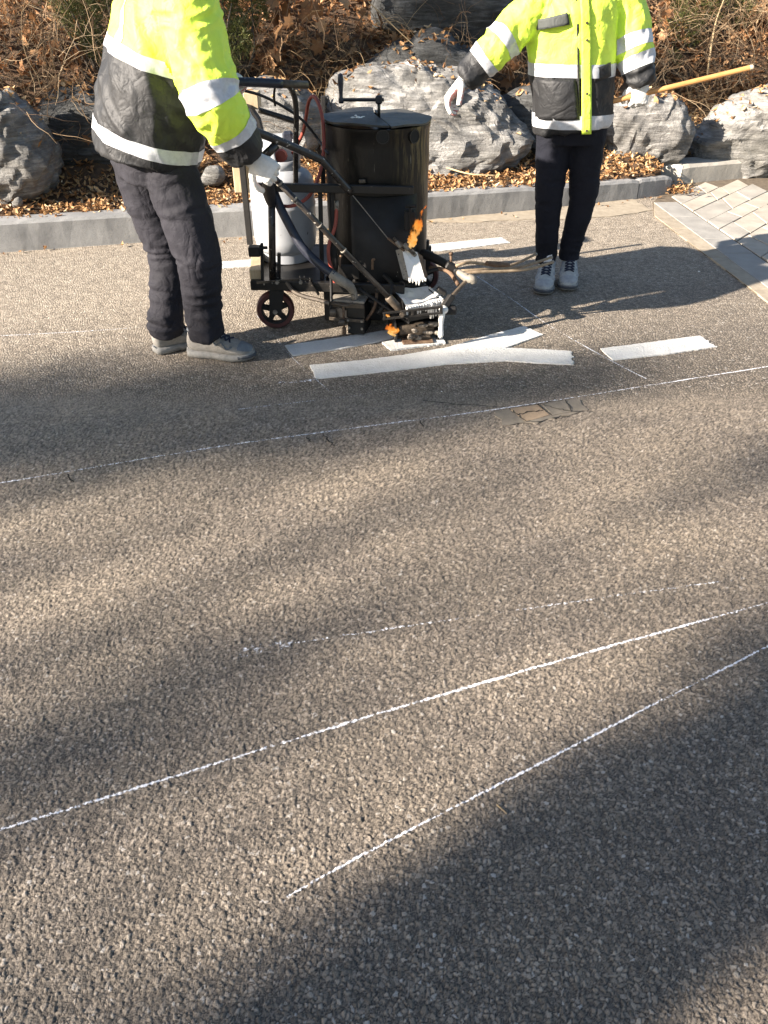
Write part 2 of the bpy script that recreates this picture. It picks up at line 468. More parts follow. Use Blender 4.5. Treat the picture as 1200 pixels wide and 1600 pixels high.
def build_road():
    ys = [NEAR0]
    while ys[-1] < NEAR1: ys.append(ys[-1] + 0.00200 * (ys[-1] ** 2 + 2.25) / 2.6)
    ys[-1] = NEAR1
    ys = np.array(ys)
    nc = 860
    t = np.linspace(-1, 1, nc)
    Y = np.repeat(ys[:, None], nc, 1)
    X = near_half(Y) * t[None, :]
    h, rid, gap = stones(X, Y)
    Z = h * fade(X, Y)
    nr = len(ys)
    V = np.stack([X, Y, Z], -1).reshape(-1, 3)
    i = np.arange(nr - 1)[:, None] * nc + np.arange(nc - 1)[None, :]
    Q = np.stack([i, i + 1, i + 1 + nc, i + nc], -1).reshape(-1, 4)
    # the rest of the sheet, out to the horizon
    B = 150.0
    x0, x1 = near_half(NEAR0), near_half(NEAR1)
    ext = np.array([[-B, -B, 0], [B, -B, 0], [B, NEAR0, 0], [-B, NEAR0, 0], [-B, NEAR1, 0], [B, NEAR1, 0], [B, B, 0], [-B, B, 0],
                    [-x0, NEAR0, 0], [x0, NEAR0, 0], [x1, NEAR1, 0], [-x1, NEAR1, 0]], float)
    b = len(V)
    V = np.concatenate([V, ext])
    EQ = np.array([[0, 1, 2, 3], [3, 8, 11, 4], [9, 2, 5, 10], [4, 5, 6, 7]]) + b
    Q = np.concatenate([Q, EQ])
    me = bpy.data.meshes.new('road')
    me.vertices.add(len(V))
    me.vertices.foreach_set('co', V.astype(np.float32).ravel())
    me.loops.add(len(Q) * 4)
    me.loops.foreach_set('vertex_index', Q.astype(np.int32).ravel())
    me.polygons.add(len(Q))
    me.polygons.foreach_set('loop_start', np.arange(0, len(Q) * 4, 4, dtype=np.int32))
    me.update(calc_edges=True)
    z = np.zeros(12)
    for nm, a in (('stone', np.concatenate([rid.ravel(), z])), ('gap', np.concatenate([gap.ravel(), z])),
                  ('near', np.concatenate([fade(X, Y).ravel(), z]))):
        at = me.attributes.new(nm, 'FLOAT', 'POINT')
        at.data.foreach_set('value', a.astype(np.float32))
    m, nt, bs, out = new_mat('worn_asphalt')
    vec = coords(nt)
    vo = node(nt, 'TexVoronoi'); vo.feature = 'F1'; vo.inputs['Scale'].default_value = 76
    dis = node(nt, 'TexNoise'); dis.inputs['Scale'].default_value = 160; dis.inputs['Detail'].default_value = 2
    nt.links.new(vec, dis.inputs['Vector'])
    dsc = node(nt, 'VectorMath'); dsc.operation = 'SCALE'; dsc.inputs[3].default_value = 0.010
    nt.links.new(dis.outputs[1], dsc.inputs[0])
    dad = node(nt, 'VectorMath'); dad.operation = 'ADD'
    nt.links.new(vec, dad.inputs[0]); nt.links.new(dsc.outputs[0], dad.inputs[1])
    nt.links.new(dad.outputs[0], vo.inputs['Vector'])
    ve = node(nt, 'TexVoronoi'); ve.feature = 'DISTANCE_TO_EDGE'; ve.inputs['Scale'].default_value = 76
    nt.links.new(dad.outputs[0], ve.inputs['Vector'])
    sep = node(nt, 'SeparateColor')
    nt.links.new(vo.outputs['Color'], sep.inputs[0])
    far_gap = ramp(nt, ve.outputs['Distance'], [(0.03, (0, 0, 0)), (0.20, (1, 1, 1))])
    near = attr(nt, 'near')
    nearm = ramp(nt, near, [(0.02, (0, 0, 0)), (0.5, (1, 1, 1))])
    rnd = mixc(nt, nearm, sep.outputs[0], attr(nt, 'stone'))
    gp = mixc(nt, nearm, far_gap, attr(nt, 'gap'))
    st = ramp(nt, rnd, [(0.0, (0.12, 0.105, 0.088)), (0.2, (0.195, 0.165, 0.132)), (0.5, (0.262, 0.221, 0.175)), (0.8, (0.325, 0.275, 0.22)), (0.95, (0.39, 0.345, 0.29)), (1.0, (0.47, 0.44, 0.40))])
    col = mixc(nt, gp, (0.064, 0.055, 0.046), st)
    big = noise_tex(nt, vec, 1.6, 5, 0.6)
    mid = noise_tex(nt, vec, 9, 4, 0.6)
    wear = ramp(nt, big, [(0.3, (0.86, 0.86, 0.88)), (0.7, (1.08, 1.06, 1.02))])
    wear2 = ramp(nt, mid, [(0.26, (0.80, 0.79, 0.78)), (0.42, (1.0, 1.0, 1.0)), (0.75, (1.08, 1.07, 1.05))])
    col = mixc(nt, 1.0, col, wear, 'MULTIPLY')
    col = mixc(nt, 1.0, col, wear2, 'MULTIPLY')
    trk = ramp(nt, noise_tex(nt, coords(nt, (0.22, 2.4, 1), (0, 0, -0.33)), 1.4, 4, 0.55), [(0.32, (0.84, 0.84, 0.85)), (0.6, (1.06, 1.05, 1.03))])
    col = mixc(nt, 1.0, col, trk, 'MULTIPLY')
    # dusty, sandier towards the kerb, sunlit brightness put in its colour too; oil drips
    sx = node(nt, 'SeparateXYZ')
    nt.links.new(vec, sx.inputs[0])
    dy = math_n(nt, 'SUBTRACT', sx.outputs[1], math_n(nt, 'MULTIPLY', sx.outputs[0], 0.33))
    dust_sun = ramp(nt, math_n(nt, 'MULTIPLY', dy, 0.1), [(0.24, (0, 0, 0)), (0.46, (1, 1, 1))])
    dn = ramp(nt, noise_tex(nt, vec, 14, 5, 0.7), [(0.3, (0.45,) * 3), (0.7, (0.92,) * 3)])
    grain = ramp(nt, math_n(nt, 'ADD', math_n(nt, 'MULTIPLY', rnd, 0.6), math_n(nt, 'MULTIPLY', gp, 0.4)), [(0.05, (0.20, 0.168, 0.13)), (0.45, (0.42, 0.355, 0.275)), (1.0, (0.60, 0.52, 0.415))])
    col = mixc(nt, mixc(nt, 1.0, dust_sun, dn, 'MULTIPLY'), col, grain)
    oil = ramp(nt, noise_tex(nt, vec, 5.5, 3, 0.5), [(0.73, (1, 1, 1)), (0.79, (0.45, 0.45, 0.47))])
    col = mixc(nt, 1.0, col, oil, 'MULTIPLY')
    nt.links.new(col, bs.inputs['Base Color'])
    bs.inputs['Roughness'].default_value = 0.72
    bs.inputs['Specular IOR Level'].default_value = 0.35
    hgt = mixc(nt, nearm, ramp(nt, ve.outputs['Distance'], [(0.0, (0, 0, 0)), (0.35, (1, 1, 1))]), (0.5, 0.5, 0.5))
    hgt = mixc(nt, 0.35, hgt, noise_tex(nt, vec, 330, 3, 0.6))
    bump(nt, bs, hgt, 1.0, 0.008)
    o = link_mesh('road', me, m)
    tag(o, 'worn brown grey asphalt road with exposed aggregate', kind='structure')
    return o
road = build_road()

# ------------------------------------------------------------------ chalk lines and paint
def chalk_mat(name, thr, scale=120):
    m, nt, b, out = new_mat(name)
    vec = coords(nt)
    b.inputs['Base Color'].default_value = (0.78, 0.78, 0.80, 1)
    b.inputs['Roughness'].default_value = 0.9
    n = noise_tex(nt, vec, scale, 4, 0.65)
    n2 = noise_tex(nt, vec, 4.0, 2, 0.5)
    s = math_n(nt, 'ADD', n, math_n(nt, 'MULTIPLY', math_n(nt, 'SUBTRACT', n2, 0.5), 0.5))
    e = attr(nt, 'edge')
    s = math_n(nt, 'SUBTRACT', s, math_n(nt, 'MULTIPLY', e, 0.16))
    k = ramp(nt, s, [(thr - 0.06, (0, 0, 0)), (thr + 0.06, (1, 1, 1))])
    t = node(nt, 'BsdfTransparent')
    mx = node(nt, 'MixShader')
    nt.links.new(k, mx.inputs[0])
    nt.links.new(t.outputs[0], mx.inputs[1])
    nt.links.new(b.outputs[0], mx.inputs[2])
    nt.links.new(mx.outputs[0], out.inputs[0])
    return m
M['chalk'] = chalk_mat('white_chalk', 0.415)
M['chalk_mid'] = chalk_mat('thin_white_chalk', 0.435)
M['chalk_faint'] = chalk_mat('rubbed_white_chalk', 0.52)
M['chalk_smear'] = chalk_mat('smeared_chalk', 0.56, 60)
def chalk(pix, width, mat, label, z0=0.0012):
    pts = [G(x, y) for x, y in pix]
    pts, _ = catmull(pts, [0] * len(pts), 12)
    L = [0.0]
    for a, b in zip(pts, pts[1:]): L.append(L[-1] + (b - a).length)
    n = max(20, int(L[-1] / 0.004))
    s = np.linspace(0, L[-1], n)
    px = np.interp(s, L, [p.x for p in pts]); py = np.interp(s, L, [p.y for p in pts])
    py = py + 0.002 * (vnoise(s * 14, s * 0, 3) - 0.5)
    tx, ty = np.gradient(px), np.gradient(py)
    l = np.sqrt(tx * tx + ty * ty); nx, ny = -ty / l, tx / l
    k = 5
    rows, ed = [], []
    for j in range(k):
        u = (j / (k - 1) - 0.5)
        X, Y = px + nx * u * width, py + ny * u * width
        Z = relief(X, Y) + z0
        rows.append(np.stack([X, Y, Z], -1)); ed.append(np.full(n, abs(u) * 2))
    V = np.stack(rows, 1).reshape(-1, 3)
    E_ = np.stack(ed, 1).ravel()
    F = [(i * k + j, (i + 1) * k + j, (i + 1) * k + j + 1, i * k + j + 1) for i in range(n - 1) for j in range(k - 1)]
    o = mesh_obj('chalk_line', V, F, mat, smooth=True, attrs={'edge': E_})
    tag(o, label, 'chalk line', 'chalk guide lines on the road')
    return o
chalk([(-60, 763), (0, 755), (330, 700), (560, 668), (800, 636), (1200, 573), (1290, 560)], 0.0085, M['chalk_mid'], 'thin chalk line crossing the middle of the road past the cracked patch')
chalk([(-60, 1316), (0, 1297), (300, 1205), (600, 1113), (900, 1025), (1200, 942), (1280, 921)], 0.0088, M['chalk'], 'longest bright chalk line sweeping across the near road from edge to edge')
chalk([(448, 1402), (600, 1318), (800, 1216), (1000, 1112), (1200, 1010), (1280, 970)], 0.0072, M['chalk'], 'nearest chalk line, beginning in the road and running into the dark shade')
chalk([(455, 1006), (640, 978), (800, 955), (1000, 926), (1200, 899), (1280, 889)], 0.009, M['chalk_faint'], 'faint rubbed chalk line just beyond the longest bright one')
chalk([(368, 1020), (420, 1010), (462, 1005)], 0.05, M['chalk_smear'], 'pale chalk smear at the start of the faint line')
chalk([(745, 432), (800, 468), (860, 510), (957, 565), (1010, 592)], 0.008, M['chalk'], 'fine chalk line passing the trainers to the small white dash')
chalk([(400, 492), (430, 527), (455, 557), (494, 593), (548, 642)], 0.006, M['chalk_faint'], 'fine chalk line touching the ends of both fresh strokes')
chalk([(-40, 528), (0, 525), (130, 518), (240, 510)], 0.009, M['chalk_faint'], 'faint chalk line on the far road left of the walking shoes')
chalk([(372, 640), (420, 634), (560, 618), (640, 606)], 0.008, M['chalk_faint'], 'short faint chalk mark below the forked stroke')
chalk([(428, 599), (460, 597), (496, 593)], 0.032, M['chalk_smear'], 'powdery smear at the left end of the forked stroke')
chalk([(700, 463), (760, 459), (840, 450)], 0.008, M['chalk_faint'], 'fine chalk line behind the burner rods')

def mat_paint():
    m, nt, b, out = new_mat('fresh_white_road_paint')
    vec = coords(nt)
    n = noise_tex(nt, vec, 12, 6, 0.7)
    c = ramp(nt, n, [(0.25, (0.52, 0.505, 0.47)), (0.45, (0.63, 0.62, 0.585)), (0.7, (0.70, 0.69, 0.66))])
    sp = ramp(nt, noise_tex(nt, vec, 130, 2, 0.5), [(0.70, (1, 1, 1)), (0.78, (0.55, 0.53, 0.5))])
    nt.links.new(mixc(nt, 1.0, c, sp, 'MULTIPLY'), b.inputs['Base Color'])
    b.inputs['Roughness'].default_value = 0.55
    bump(nt, b, noise_tex(nt, vec, 95, 4, 0.65), 0.8, 0.007)
    return m
M['road_paint'] = mat_paint()
def paint(pix, label, z=0.006, rag=(), name='painted_stroke'):
    """pix: outline; rag: indices of edges with a crumbled end"""
    P = [G(x, y) for x, y in pix]
    out = []
    n = len(P)
    for i in range(n):
        a, b = P[i], P[(i + 1) % n]
        m = max(2, int((b - a).length / 0.005))
        nn = Vector((-(b - a).y, (b - a).x, 0)).normalized()
        for k in range(m):
            p = a.lerp(b, k / m)
            j = 0.011 if i in rag else 0.0022
            q = p + nn * (j * 1.5 * noise.noise(p * 45) + random.uniform(-j, j) * 0.55)
            out.append((q.x, q.y))
    bm = bmesh.new()
    vs_ = [bm.verts.new((x, y, z)) for x, y in out]
    bm.faces.new(vs_)
    bmesh.ops.triangulate(bm, faces=bm.faces[:])
    ext = bmesh.ops.extrude_edge_only(bm, edges=[e for e in bm.edges if e.is_boundary])
    for g in ext['geom']:
        if isinstance(g, bmesh.types.BMVert): g.co.z = 0.0005
    bmesh.ops.recalc_face_normals(bm, faces=bm.faces[:])
    bm.verts.index_update()
    o = mesh_obj(name, [v.co for v in bm.verts], [tuple(v.index for v in f.verts) for f in bm.faces], M['road_paint'])
    bm.free()
    tag(o, label, 'road marking', 'white road markings')
    return o
paint([(445, 541), (500, 533), (560, 524), (612, 516), (620, 527), (600, 533), (540, 545), (457, 557)], 'fresh white stroke under the bead box of the machine', z=0.0055)
paint([(597, 537), (640, 529), (688, 524), (696, 538), (650, 544), (611, 549)], 'fresh white stub under the paint shoe', z=0.0085)
paint([(484, 572), (560, 565), (630, 556), (700, 544), (760, 526), (818, 511), (848, 524), (812, 537), (790, 545),
       (840, 547), (890, 550), (896, 571), (850, 569), (790, 565), (700, 570), (600, 582), (494, 593)], 'forked white stroke splitting into two branches', rag=(10,))
paint([(938, 546), (1010, 537), (1092, 526), (1120, 543), (1040, 555), (957, 564)], 'short white dash on the road right of the forked stroke', rag=(2,), name='painted_dash')
paint([(335, 411), (500, 399), (665, 384), (783, 372), (797, 380), (665, 396), (500, 409), (338, 421)], 'long white bar beyond the machine near the kerb', rag=(3,), name='painted_bar')

# ------------------------------------------------------------------ smooth joint strip with a cracked patch
M['joint'] = mat_worn('smooth_grey_concrete', (0.13, 0.112, 0.09), (0.21, 0.18, 0.14), 0.7, 18, 0.4, 0.003)
M['patch_tan'] = mat_worn('tan_concrete', (0.22, 0.16, 0.105), (0.30, 0.225, 0.15), 0.75, 40, 0.4, 0.003)
M['crack'] = mat_worn('dark_crack', (0.008, 0.007, 0.006), (0.02, 0.018, 0.015), 0.9, 60, 0.3, 0.003)
def sheet(name, pix, mat, z, label=None, kind=None, parent=None, jit=0.004, step=0.03, skirt=True):
    P = [G(x, y) if not isinstance(x, Vector) else x for x, y in pix] if not isinstance(pix[0], Vector) else pix
    out = []
    for i in range(len(P)):
        a, b = P[i], P[(i + 1) % len(P)]
        m = max(1, int((b - a).length / step))
        for k in range(m):
            p = a.lerp(b, k / m)
            out.append((p.x + random.uniform(-jit, jit), p.y + random.uniform(-jit, jit)))
    bm = bmesh.new()
    bm.faces.new([bm.verts.new((x, y, z)) for x, y in out])
    bmesh.ops.triangulate(bm, faces=bm.faces[:])
    bmesh.ops.recalc_face_normals(bm, faces=bm.faces[:])
    if bm.faces[:][0].normal.z < 0: bmesh.ops.reverse_faces(bm, faces=bm.faces[:])
    if skirt:
        ext = bmesh.ops.extrude_edge_only(bm, edges=[e for e in bm.edges if e.is_boundary])
        for g in ext['geom']:
            if isinstance(g, bmesh.types.BMVert): g.co.z = min(0.0004, z - 0.02) if z > 0.03 else 0.0004
    bm.verts.index_update()
    o = mesh_obj(name, [v.co for v in bm.verts], [tuple(v.index for v in f.verts) for f in bm.faces], mat, parent)
    bm.free()
    return tag(o, label, kind=kind)
strip = sheet('concrete_joint', [(770, 644), (800, 639), (870, 630), (905, 625), (918, 640), (880, 651), (826, 662), (785, 664)], M['joint'], 0.0035,
      'smooth grey concrete strip along the chalk line', 'structure', jit=0.012)
sheet('patch_slab', [(796, 640), (840, 634), (858, 650), (822, 660)], M['patch_tan'], 0.0052, parent=strip, jit=0.001)
sheet('patch_slab', [(846, 633), (884, 627), (892, 645), (864, 650)], M['joint'], 0.0056, parent=strip, jit=0.001)
def crack(pix, w=0.004):
    pts = [G(x, y) for x, y in pix]
    d = []
    for a, b in zip(pts, pts[1:]):
        for k in range(6): d.append(a.lerp(b, k / 6) + Vector((random.uniform(-.006, .006), random.uniform(-.006, .006), 0)))
    d.append(pts[-1])
    V, F = [], []
    for i, p in enumerate(d):
        t = (d[min(i+1, len(d)-1)] - d[max(i-1, 0)]).normalized()
        n = Vector((-t.y, t.x, 0))
        ww = w * random.uniform(0.3, 1.0) * (1 - 0.6 * abs(i / (len(d)-1) - 0.4))
        zz = float(relief(p.x, p.y))
        V += [(p + n * ww).to_tuple()[:2] + (max(zz, 0) + 0.0066,), (p - n * ww).to_tuple()[:2] + (max(zz, 0) + 0.0066,)]
    F = [(2*i, 2*i+1, 2*i+3, 2*i+2) for i in range(len(d) - 1)]
    return mesh_obj('crack', V, F, M['crack'], road)
for c in ([(794, 638), (808, 650), (823, 661), (850, 660)], [(796, 640), (840, 633), (880, 627)], [(840, 633), (850, 642), (862, 651)], [(845, 634), (870, 640), (893, 645), (925, 646)],
          [(808, 650), (830, 645), (848, 643)], [(884, 628), (893, 645)], [(505, 678), (512, 690), (524, 700)], [(660, 628), (720, 634), (790, 638)], [(480, 685), (486, 693)], [(106, 742), (116, 756)],
          [(860, 655), (890, 652)], [(655, 658), (662, 668)]):
    crack(c)

# ------------------------------------------------------------------ kerbs and paving
M['granite'] = mat_worn('grey_granite', (0.19, 0.19, 0.188), (0.32, 0.318, 0.31), 0.85, 3.5, 0.5, 0.005, 0.0, (0.16, 0.15, 0.14), 0.60, 240)
M['pale_granite'] = mat_worn('pale_granite', (0.36, 0.33, 0.28), (0.48, 0.45, 0.39), 0.85, 9, 0.35, 0.004, 0.0, (0.28, 0.26, 0.23), 0.62, 200)
M['flag'] = mat_worn('buff_flagstone', (0.33, 0.29, 0.235), (0.46, 0.415, 0.345), 0.85, 5, 0.3, 0.004)
M['flag_grey'] = mat_worn('grey_flagstone', (0.28, 0.26, 0.225), (0.40, 0.37, 0.32), 0.85, 5, 0.3, 0.004)
M['edge_stone'] = mat_worn('blue_grey_edge_stone', (0.25, 0.237, 0.215), (0.34, 0.325, 0.295), 0.8, 8, 0.3, 0.003, 0.0, (0.5, 0.48, 0.44), 0.72, 25)
M['mortar'] = mat_worn('sandy_mortar', (0.085, 0.065, 0.045), (0.16, 0.125, 0.085), 0.95, 25, 0.5, 0.006)
M['concrete_edge'] = mat_worn('buff_concrete_edge', (0.27, 0.225, 0.165), (0.38, 0.325, 0.245), 0.9, 16, 0.4, 0.004)
def stone_block(a, b, depth, h0, h1, name, mat, parent, chamfer=0.018, zb=-0.05):
    """kerb stone from a to b (front base line), depth behind it"""
    d = (b - a).normalized()
    n = Vector((-d.y, d.x, 0))
    V, F = [], []
    segs = 14
    for i in range(segs + 1):
        t = i / segs
        p = a.lerp(b, t)
        h = h0 + (h1 - h0) * t
        w = lambda: 0.0018 * random.uniform(-1, 1)
        e = 0.008 if i in (0, segs) else 0
        V += [p + Vector((0, 0, zb)) + d * 0, p + n * (0.004 + w()) + Vector((0, 0, h - chamfer - e)), p + n * (chamfer + w()) + Vector((0, 0, h - e + w())),
              p + n * depth + Vector((0, 0, h - e)), p + n * depth + Vector((0, 0, zb))]
    for i in range(segs):
        for k in range(4):
            F.append((i*5+k, (i+1)*5+k, (i+1)*5+k+1, i*5+k+1))
    F += [(4, 3, 2, 1, 0), tuple(segs*5+k for k in range(5))]
    o = mesh_obj(name, V, F, mat, parent)
    return o
KERB = [(-5.4, 4.10), (-4.0, 4.50), (-3.0, 4.80), (-2.451, 4.952), (-1.60, 5.174), (-0.895, 5.306), (-0.30, 5.50), (0.309, 5.72), (0.85, 5.895), (1.133, 5.995), (1.976, 6.325), (2.283, 6.47)]
kx, ky = [p[0] for p in KERB], [p[1] for p in KERB]
def kerb_y(x): return float(np.interp(x, kx, ky))
kerb = empty('kerb', (0, 5.5, 0))
tag(kerb, 'grey granite kerb along the far edge of the road', kind='structure')
jx = [-5.3, -4.35, -3.43, -2.51, -1.60, -0.69, 0.22, 1.133, 1.985, 2.283]
for a, b in zip(jx, jx[1:]):
    hh = lambda x: float(np.interp(x, [-2.5, 0.3, 2.2], [0.185, 0.175, 0.135]))
    stone_block(Vector((a + 0.004, kerb_y(a + 0.004), 0)), Vector((b - 0.004, kerb_y(b - 0.004), 0)), 0.15, hh(a), hh(b), 'kerb_stone', M['granite'], kerb)
# second, paler kerb behind the flagstones
k2 = empty('planter_kerb', G(1130, 282))
tag(k2, 'pale granite kerb between the flagstones and the pale rock', kind='structure')
q = [G(1062, 289), G(1200, 276), G(1200, 276) + (G(1200, 276) - G(1062, 289)) * 1.6]
for a, b in zip(q, q[1:]):
    d = (b - a).normalized()
    stone_block(a + d * 0.003, b - d * 0.003, 0.26, 0.15, 0.15, 'kerb_stone', M['pale_granite'], k2, 0.022)
# return stone of the paler kerb (its chamfered end, going back)
stone_block(q[0] + Vector((-0.25, 0.12, 0)), q[0] + Vector((-0.006, 0.0, 0)), 0.26, 0.15, 0.15, 'kerb_stone', M['pale_granite'], k2, 0.022)

gut = []
for x in np.linspace(0.25, 1.95, 40): gut.append(Vector((x, kerb_y(x) - 0.003, 0)))
for x in np.linspace(1.95, 0.25, 40): gut.append(Vector((x + 0.05, kerb_y(x) - 0.02 - 0.30 * np.clip((x - 0.25) / 1.2, 0, 1) - 0.05 * float(vnoise(np.array(x * 5.0), np.array(0.0), 4)), 0)))
sheet('gutter', gut, M['concrete_edge'], 0.005, 'sandy concrete gutter below the kerb', 'structure', jit=0.008, step=0.05)

pave = sheet('pavement', [G(1022, 339), G(1020, 318), G(1036, 300), G(1062, 287), G(1200, 274), G(1200, 274) + Vector((4, 0.55, 0)), G(1200, 474) + Vector((4.5, -2.5, 0)), G(1200, 474) + Vector((0.9, -0.95, 0)), G(1200, 474), G(1090, 390)],
      M['mortar'], 0.006, 'buff flagstone pavement beside the road', 'structure', jit=0.002, step=0.1)
def slab(poly, mat, name, z0, z1, gap=0.006):
    c = sum(poly, Vector((0, 0, 0))) / len(poly)
    pts = []
    for p in poly:
        d = c - p
        pts.append(p + d.normalized() * min(gap, d.length * 0.3))
    n = len(pts)
    tilt = [random.uniform(-0.0015, 0.0015) for _ in pts]
    ch = 0.004
    V = [Vector((p.x, p.y, z0)) for p in pts] + [Vector((p.x, p.y, z1 - ch + t)) for p, t in zip(pts, tilt)]
    V += [Vector((p.x, p.y, z1 + t)) + (Vector((c.x, c.y, 0)) - Vector((p.x, p.y, 0))).normalized() * ch for p, t in zip(pts, tilt)]
    F = [(i, (i+1) % n, n + (i+1) % n, n + i) for i in range(n)] + [(n + i, n + (i+1) % n, 2*n + (i+1) % n, 2*n + i) for i in range(n)] + [tuple(2*n + i for i in range(n))]
    return mesh_obj(name, V, F, mat, pave)
# flush border of long stones with a concrete margin, running towards the camera
Lm = [G(1022, 339), G(1090, 390), G(1200, 474)]
Li = [G(1021, 318), G(1110, 385), G(1200, 453)]
Lr = [G(1045, 309), G(1110, 354), G(1200, 414)]
dd = (Li[2] - Li[0]).normalized()
Lm.append(Lm[2] + dd * 1.3); Li.append(Li[2] + dd * 1.3); Lr.append(Lr[2] + dd * 1.3)
def along(L, t):
    ln = [0.0]
    for a, b in zip(L, L[1:]): ln.append(ln[-1] + (b - a).length)
    s = t * ln[-1]
    return Vector((float(np.interp(s, ln, [p.x for p in L])), float(np.interp(s, ln, [p.y for p in L])), 0))
def foot(L, p):
    best = None
    for a, b in zip(L, L[1:]):
        d = b - a
        t = max(0, min(1, (p - a).dot(d) / d.length_squared))
        q_ = a + d * t
        if best is None or (q_ - p).length < (best - p).length: best = q_
    return best
ts = [0, 0.13, 0.30, 0.40, 0.55, 0.70, 0.85, 1.0]
for a, b in zip(ts, ts[1:]):
    slab([along(Li, a), along(Li, b), foot(Lr, along(Li, b)), foot(Lr, along(Li, a))], M['edge_stone'], 'border_stone', 0.0, 0.011, 0.003)
slab_ts = [0, 0.22, 0.42, 0.6, 0.8, 1.0]
for a, b in zip(slab_ts, slab_ts[1:]):
    slab([foot(Lm, along(Li, a)), foot(Lm, along(Li, b)), along(Li, b), along(Li, a)], M['concrete_edge'], 'margin_stone', 0.0, 0.0085, 0.002)
# flagstones in slanting rows
start = [G(1047, 309), G(1070, 318), G(1089, 328.5), G(1114, 342), G(1131, 355), G(1160, 372), G(1192, 400), G(1240, 440), G(1300, 495)]
d1 = (G(1161, 295.5) - G(1089, 328.5)).normalized()
def on_border(p):                          # where the joint line through p meets the border stones
    best = None
    for a, b in zip(Lr, Lr[1:]):
        e = b - a
        den = d1.x * e.y - d1.y * e.x
        t = ((a.x - p.x) * e.y - (a.y - p.y) * e.x) / den
        s_ = ((a.x - p.x) * d1.y - (a.y - p.y) * d1.x) / den
        if -0.05 <= s_ <= 1.05 and (best is None or abs(t) < abs(best)): best = t
    return p + d1 * best if best is not None else p
start = [on_border(p) for p in start]
for r in range(len(start) - 1):
    a, b = start[r] + Vector((0.012, 0, 0)), start[r+1] + Vector((0.012, 0, 0))
    t = 0.0
    sh = 0.0
    while t < 3.2:
        L = random.uniform(0.22, 0.48)
        s2 = random.uniform(-0.07, 0.07)
        poly = [a + d1 * (t + (sh if t > 0 else 0)), b + d1 * t, b + d1 * (t + L), a + d1 * (t + L + s2)]
        cen = sum(poly, Vector()) / 4
        lim = lambda p: p.y < np.interp(p.x, [q[0].x - 0.4, q[0].x, q[1].x, q[2].x], [q[0].y - 0.16, q[0].y, q[1].y, q[2].y]) - 0.02
        if all(lim(p) for p in poly):
            slab(poly, random.choice([M['flag'], M['flag'], M['flag_grey']]), 'flagstone', 0.0, 0.013 + random.uniform(-0.002, 0.003), 0.006)
        sh = s2
        t += L

# ------------------------------------------------------------------ planted bank
fx = [-9, -5.4] + [x for x in kx[1:-1]] + [2.25, 2.45, 3.2, 6.0, 9.0]
def bank_front(x):
    if x <= 2.2: return kerb_y(x) + 0.10
    return float(np.interp(x, [2.2, 2.32, q[1].x, 9], [kerb_y(2.2) + 0.10, q[0].y + 0.22, q[1].y + 0.2, q[2].y + 0.5]))
def bank_z(x, y):
    s = y - bank_front(x)
    base = float(np.interp(s, [-0.2, 0.0, 0.25, 0.7, 1.05, 1.5, 2.2, 4.0, 8.0, 20.0], [0.10, 0.145, 0.165, 0.22, 0.42, 0.80, 1.20, 1.75, 2.6, 4.5]))
    a = min(1.0, max(0.0, s / 0.5))
    return base + a * (0.10 * noise.noise((x * 1.3, y * 1.3, 0)) + 0.035 * noise.noise((x * 6, y * 6, 3)))
M['soil'] = mat_worn('dark_leafy_soil', (0.045, 0.028, 0.016), (0.15, 0.085, 0.042), 0.95, 30, 0.8, 0.02)
def build_bank():
    xs = np.linspace(-9, 9, 181)
    ss = np.concatenate([np.linspace(-0.02, 2.6, 66), np.linspace(2.8, 20, 20)])
    V, F = [], []
    for s in ss:
        for x in xs:
            y = bank_front(x) + s
            V.append((x, y, bank_z(x, y)))
    n = len(xs)
    F = [(i*n+j, i*n+j+1, (i+1)*n+j+1, (i+1)*n+j) for i in range(len(ss)-1) for j in range(n-1)]
    o = mesh_obj('bank', V, F, M['soil'], smooth=True)
    tag(o, 'leafy earth bank rising behind the kerb', kind='structure')
build_bank()

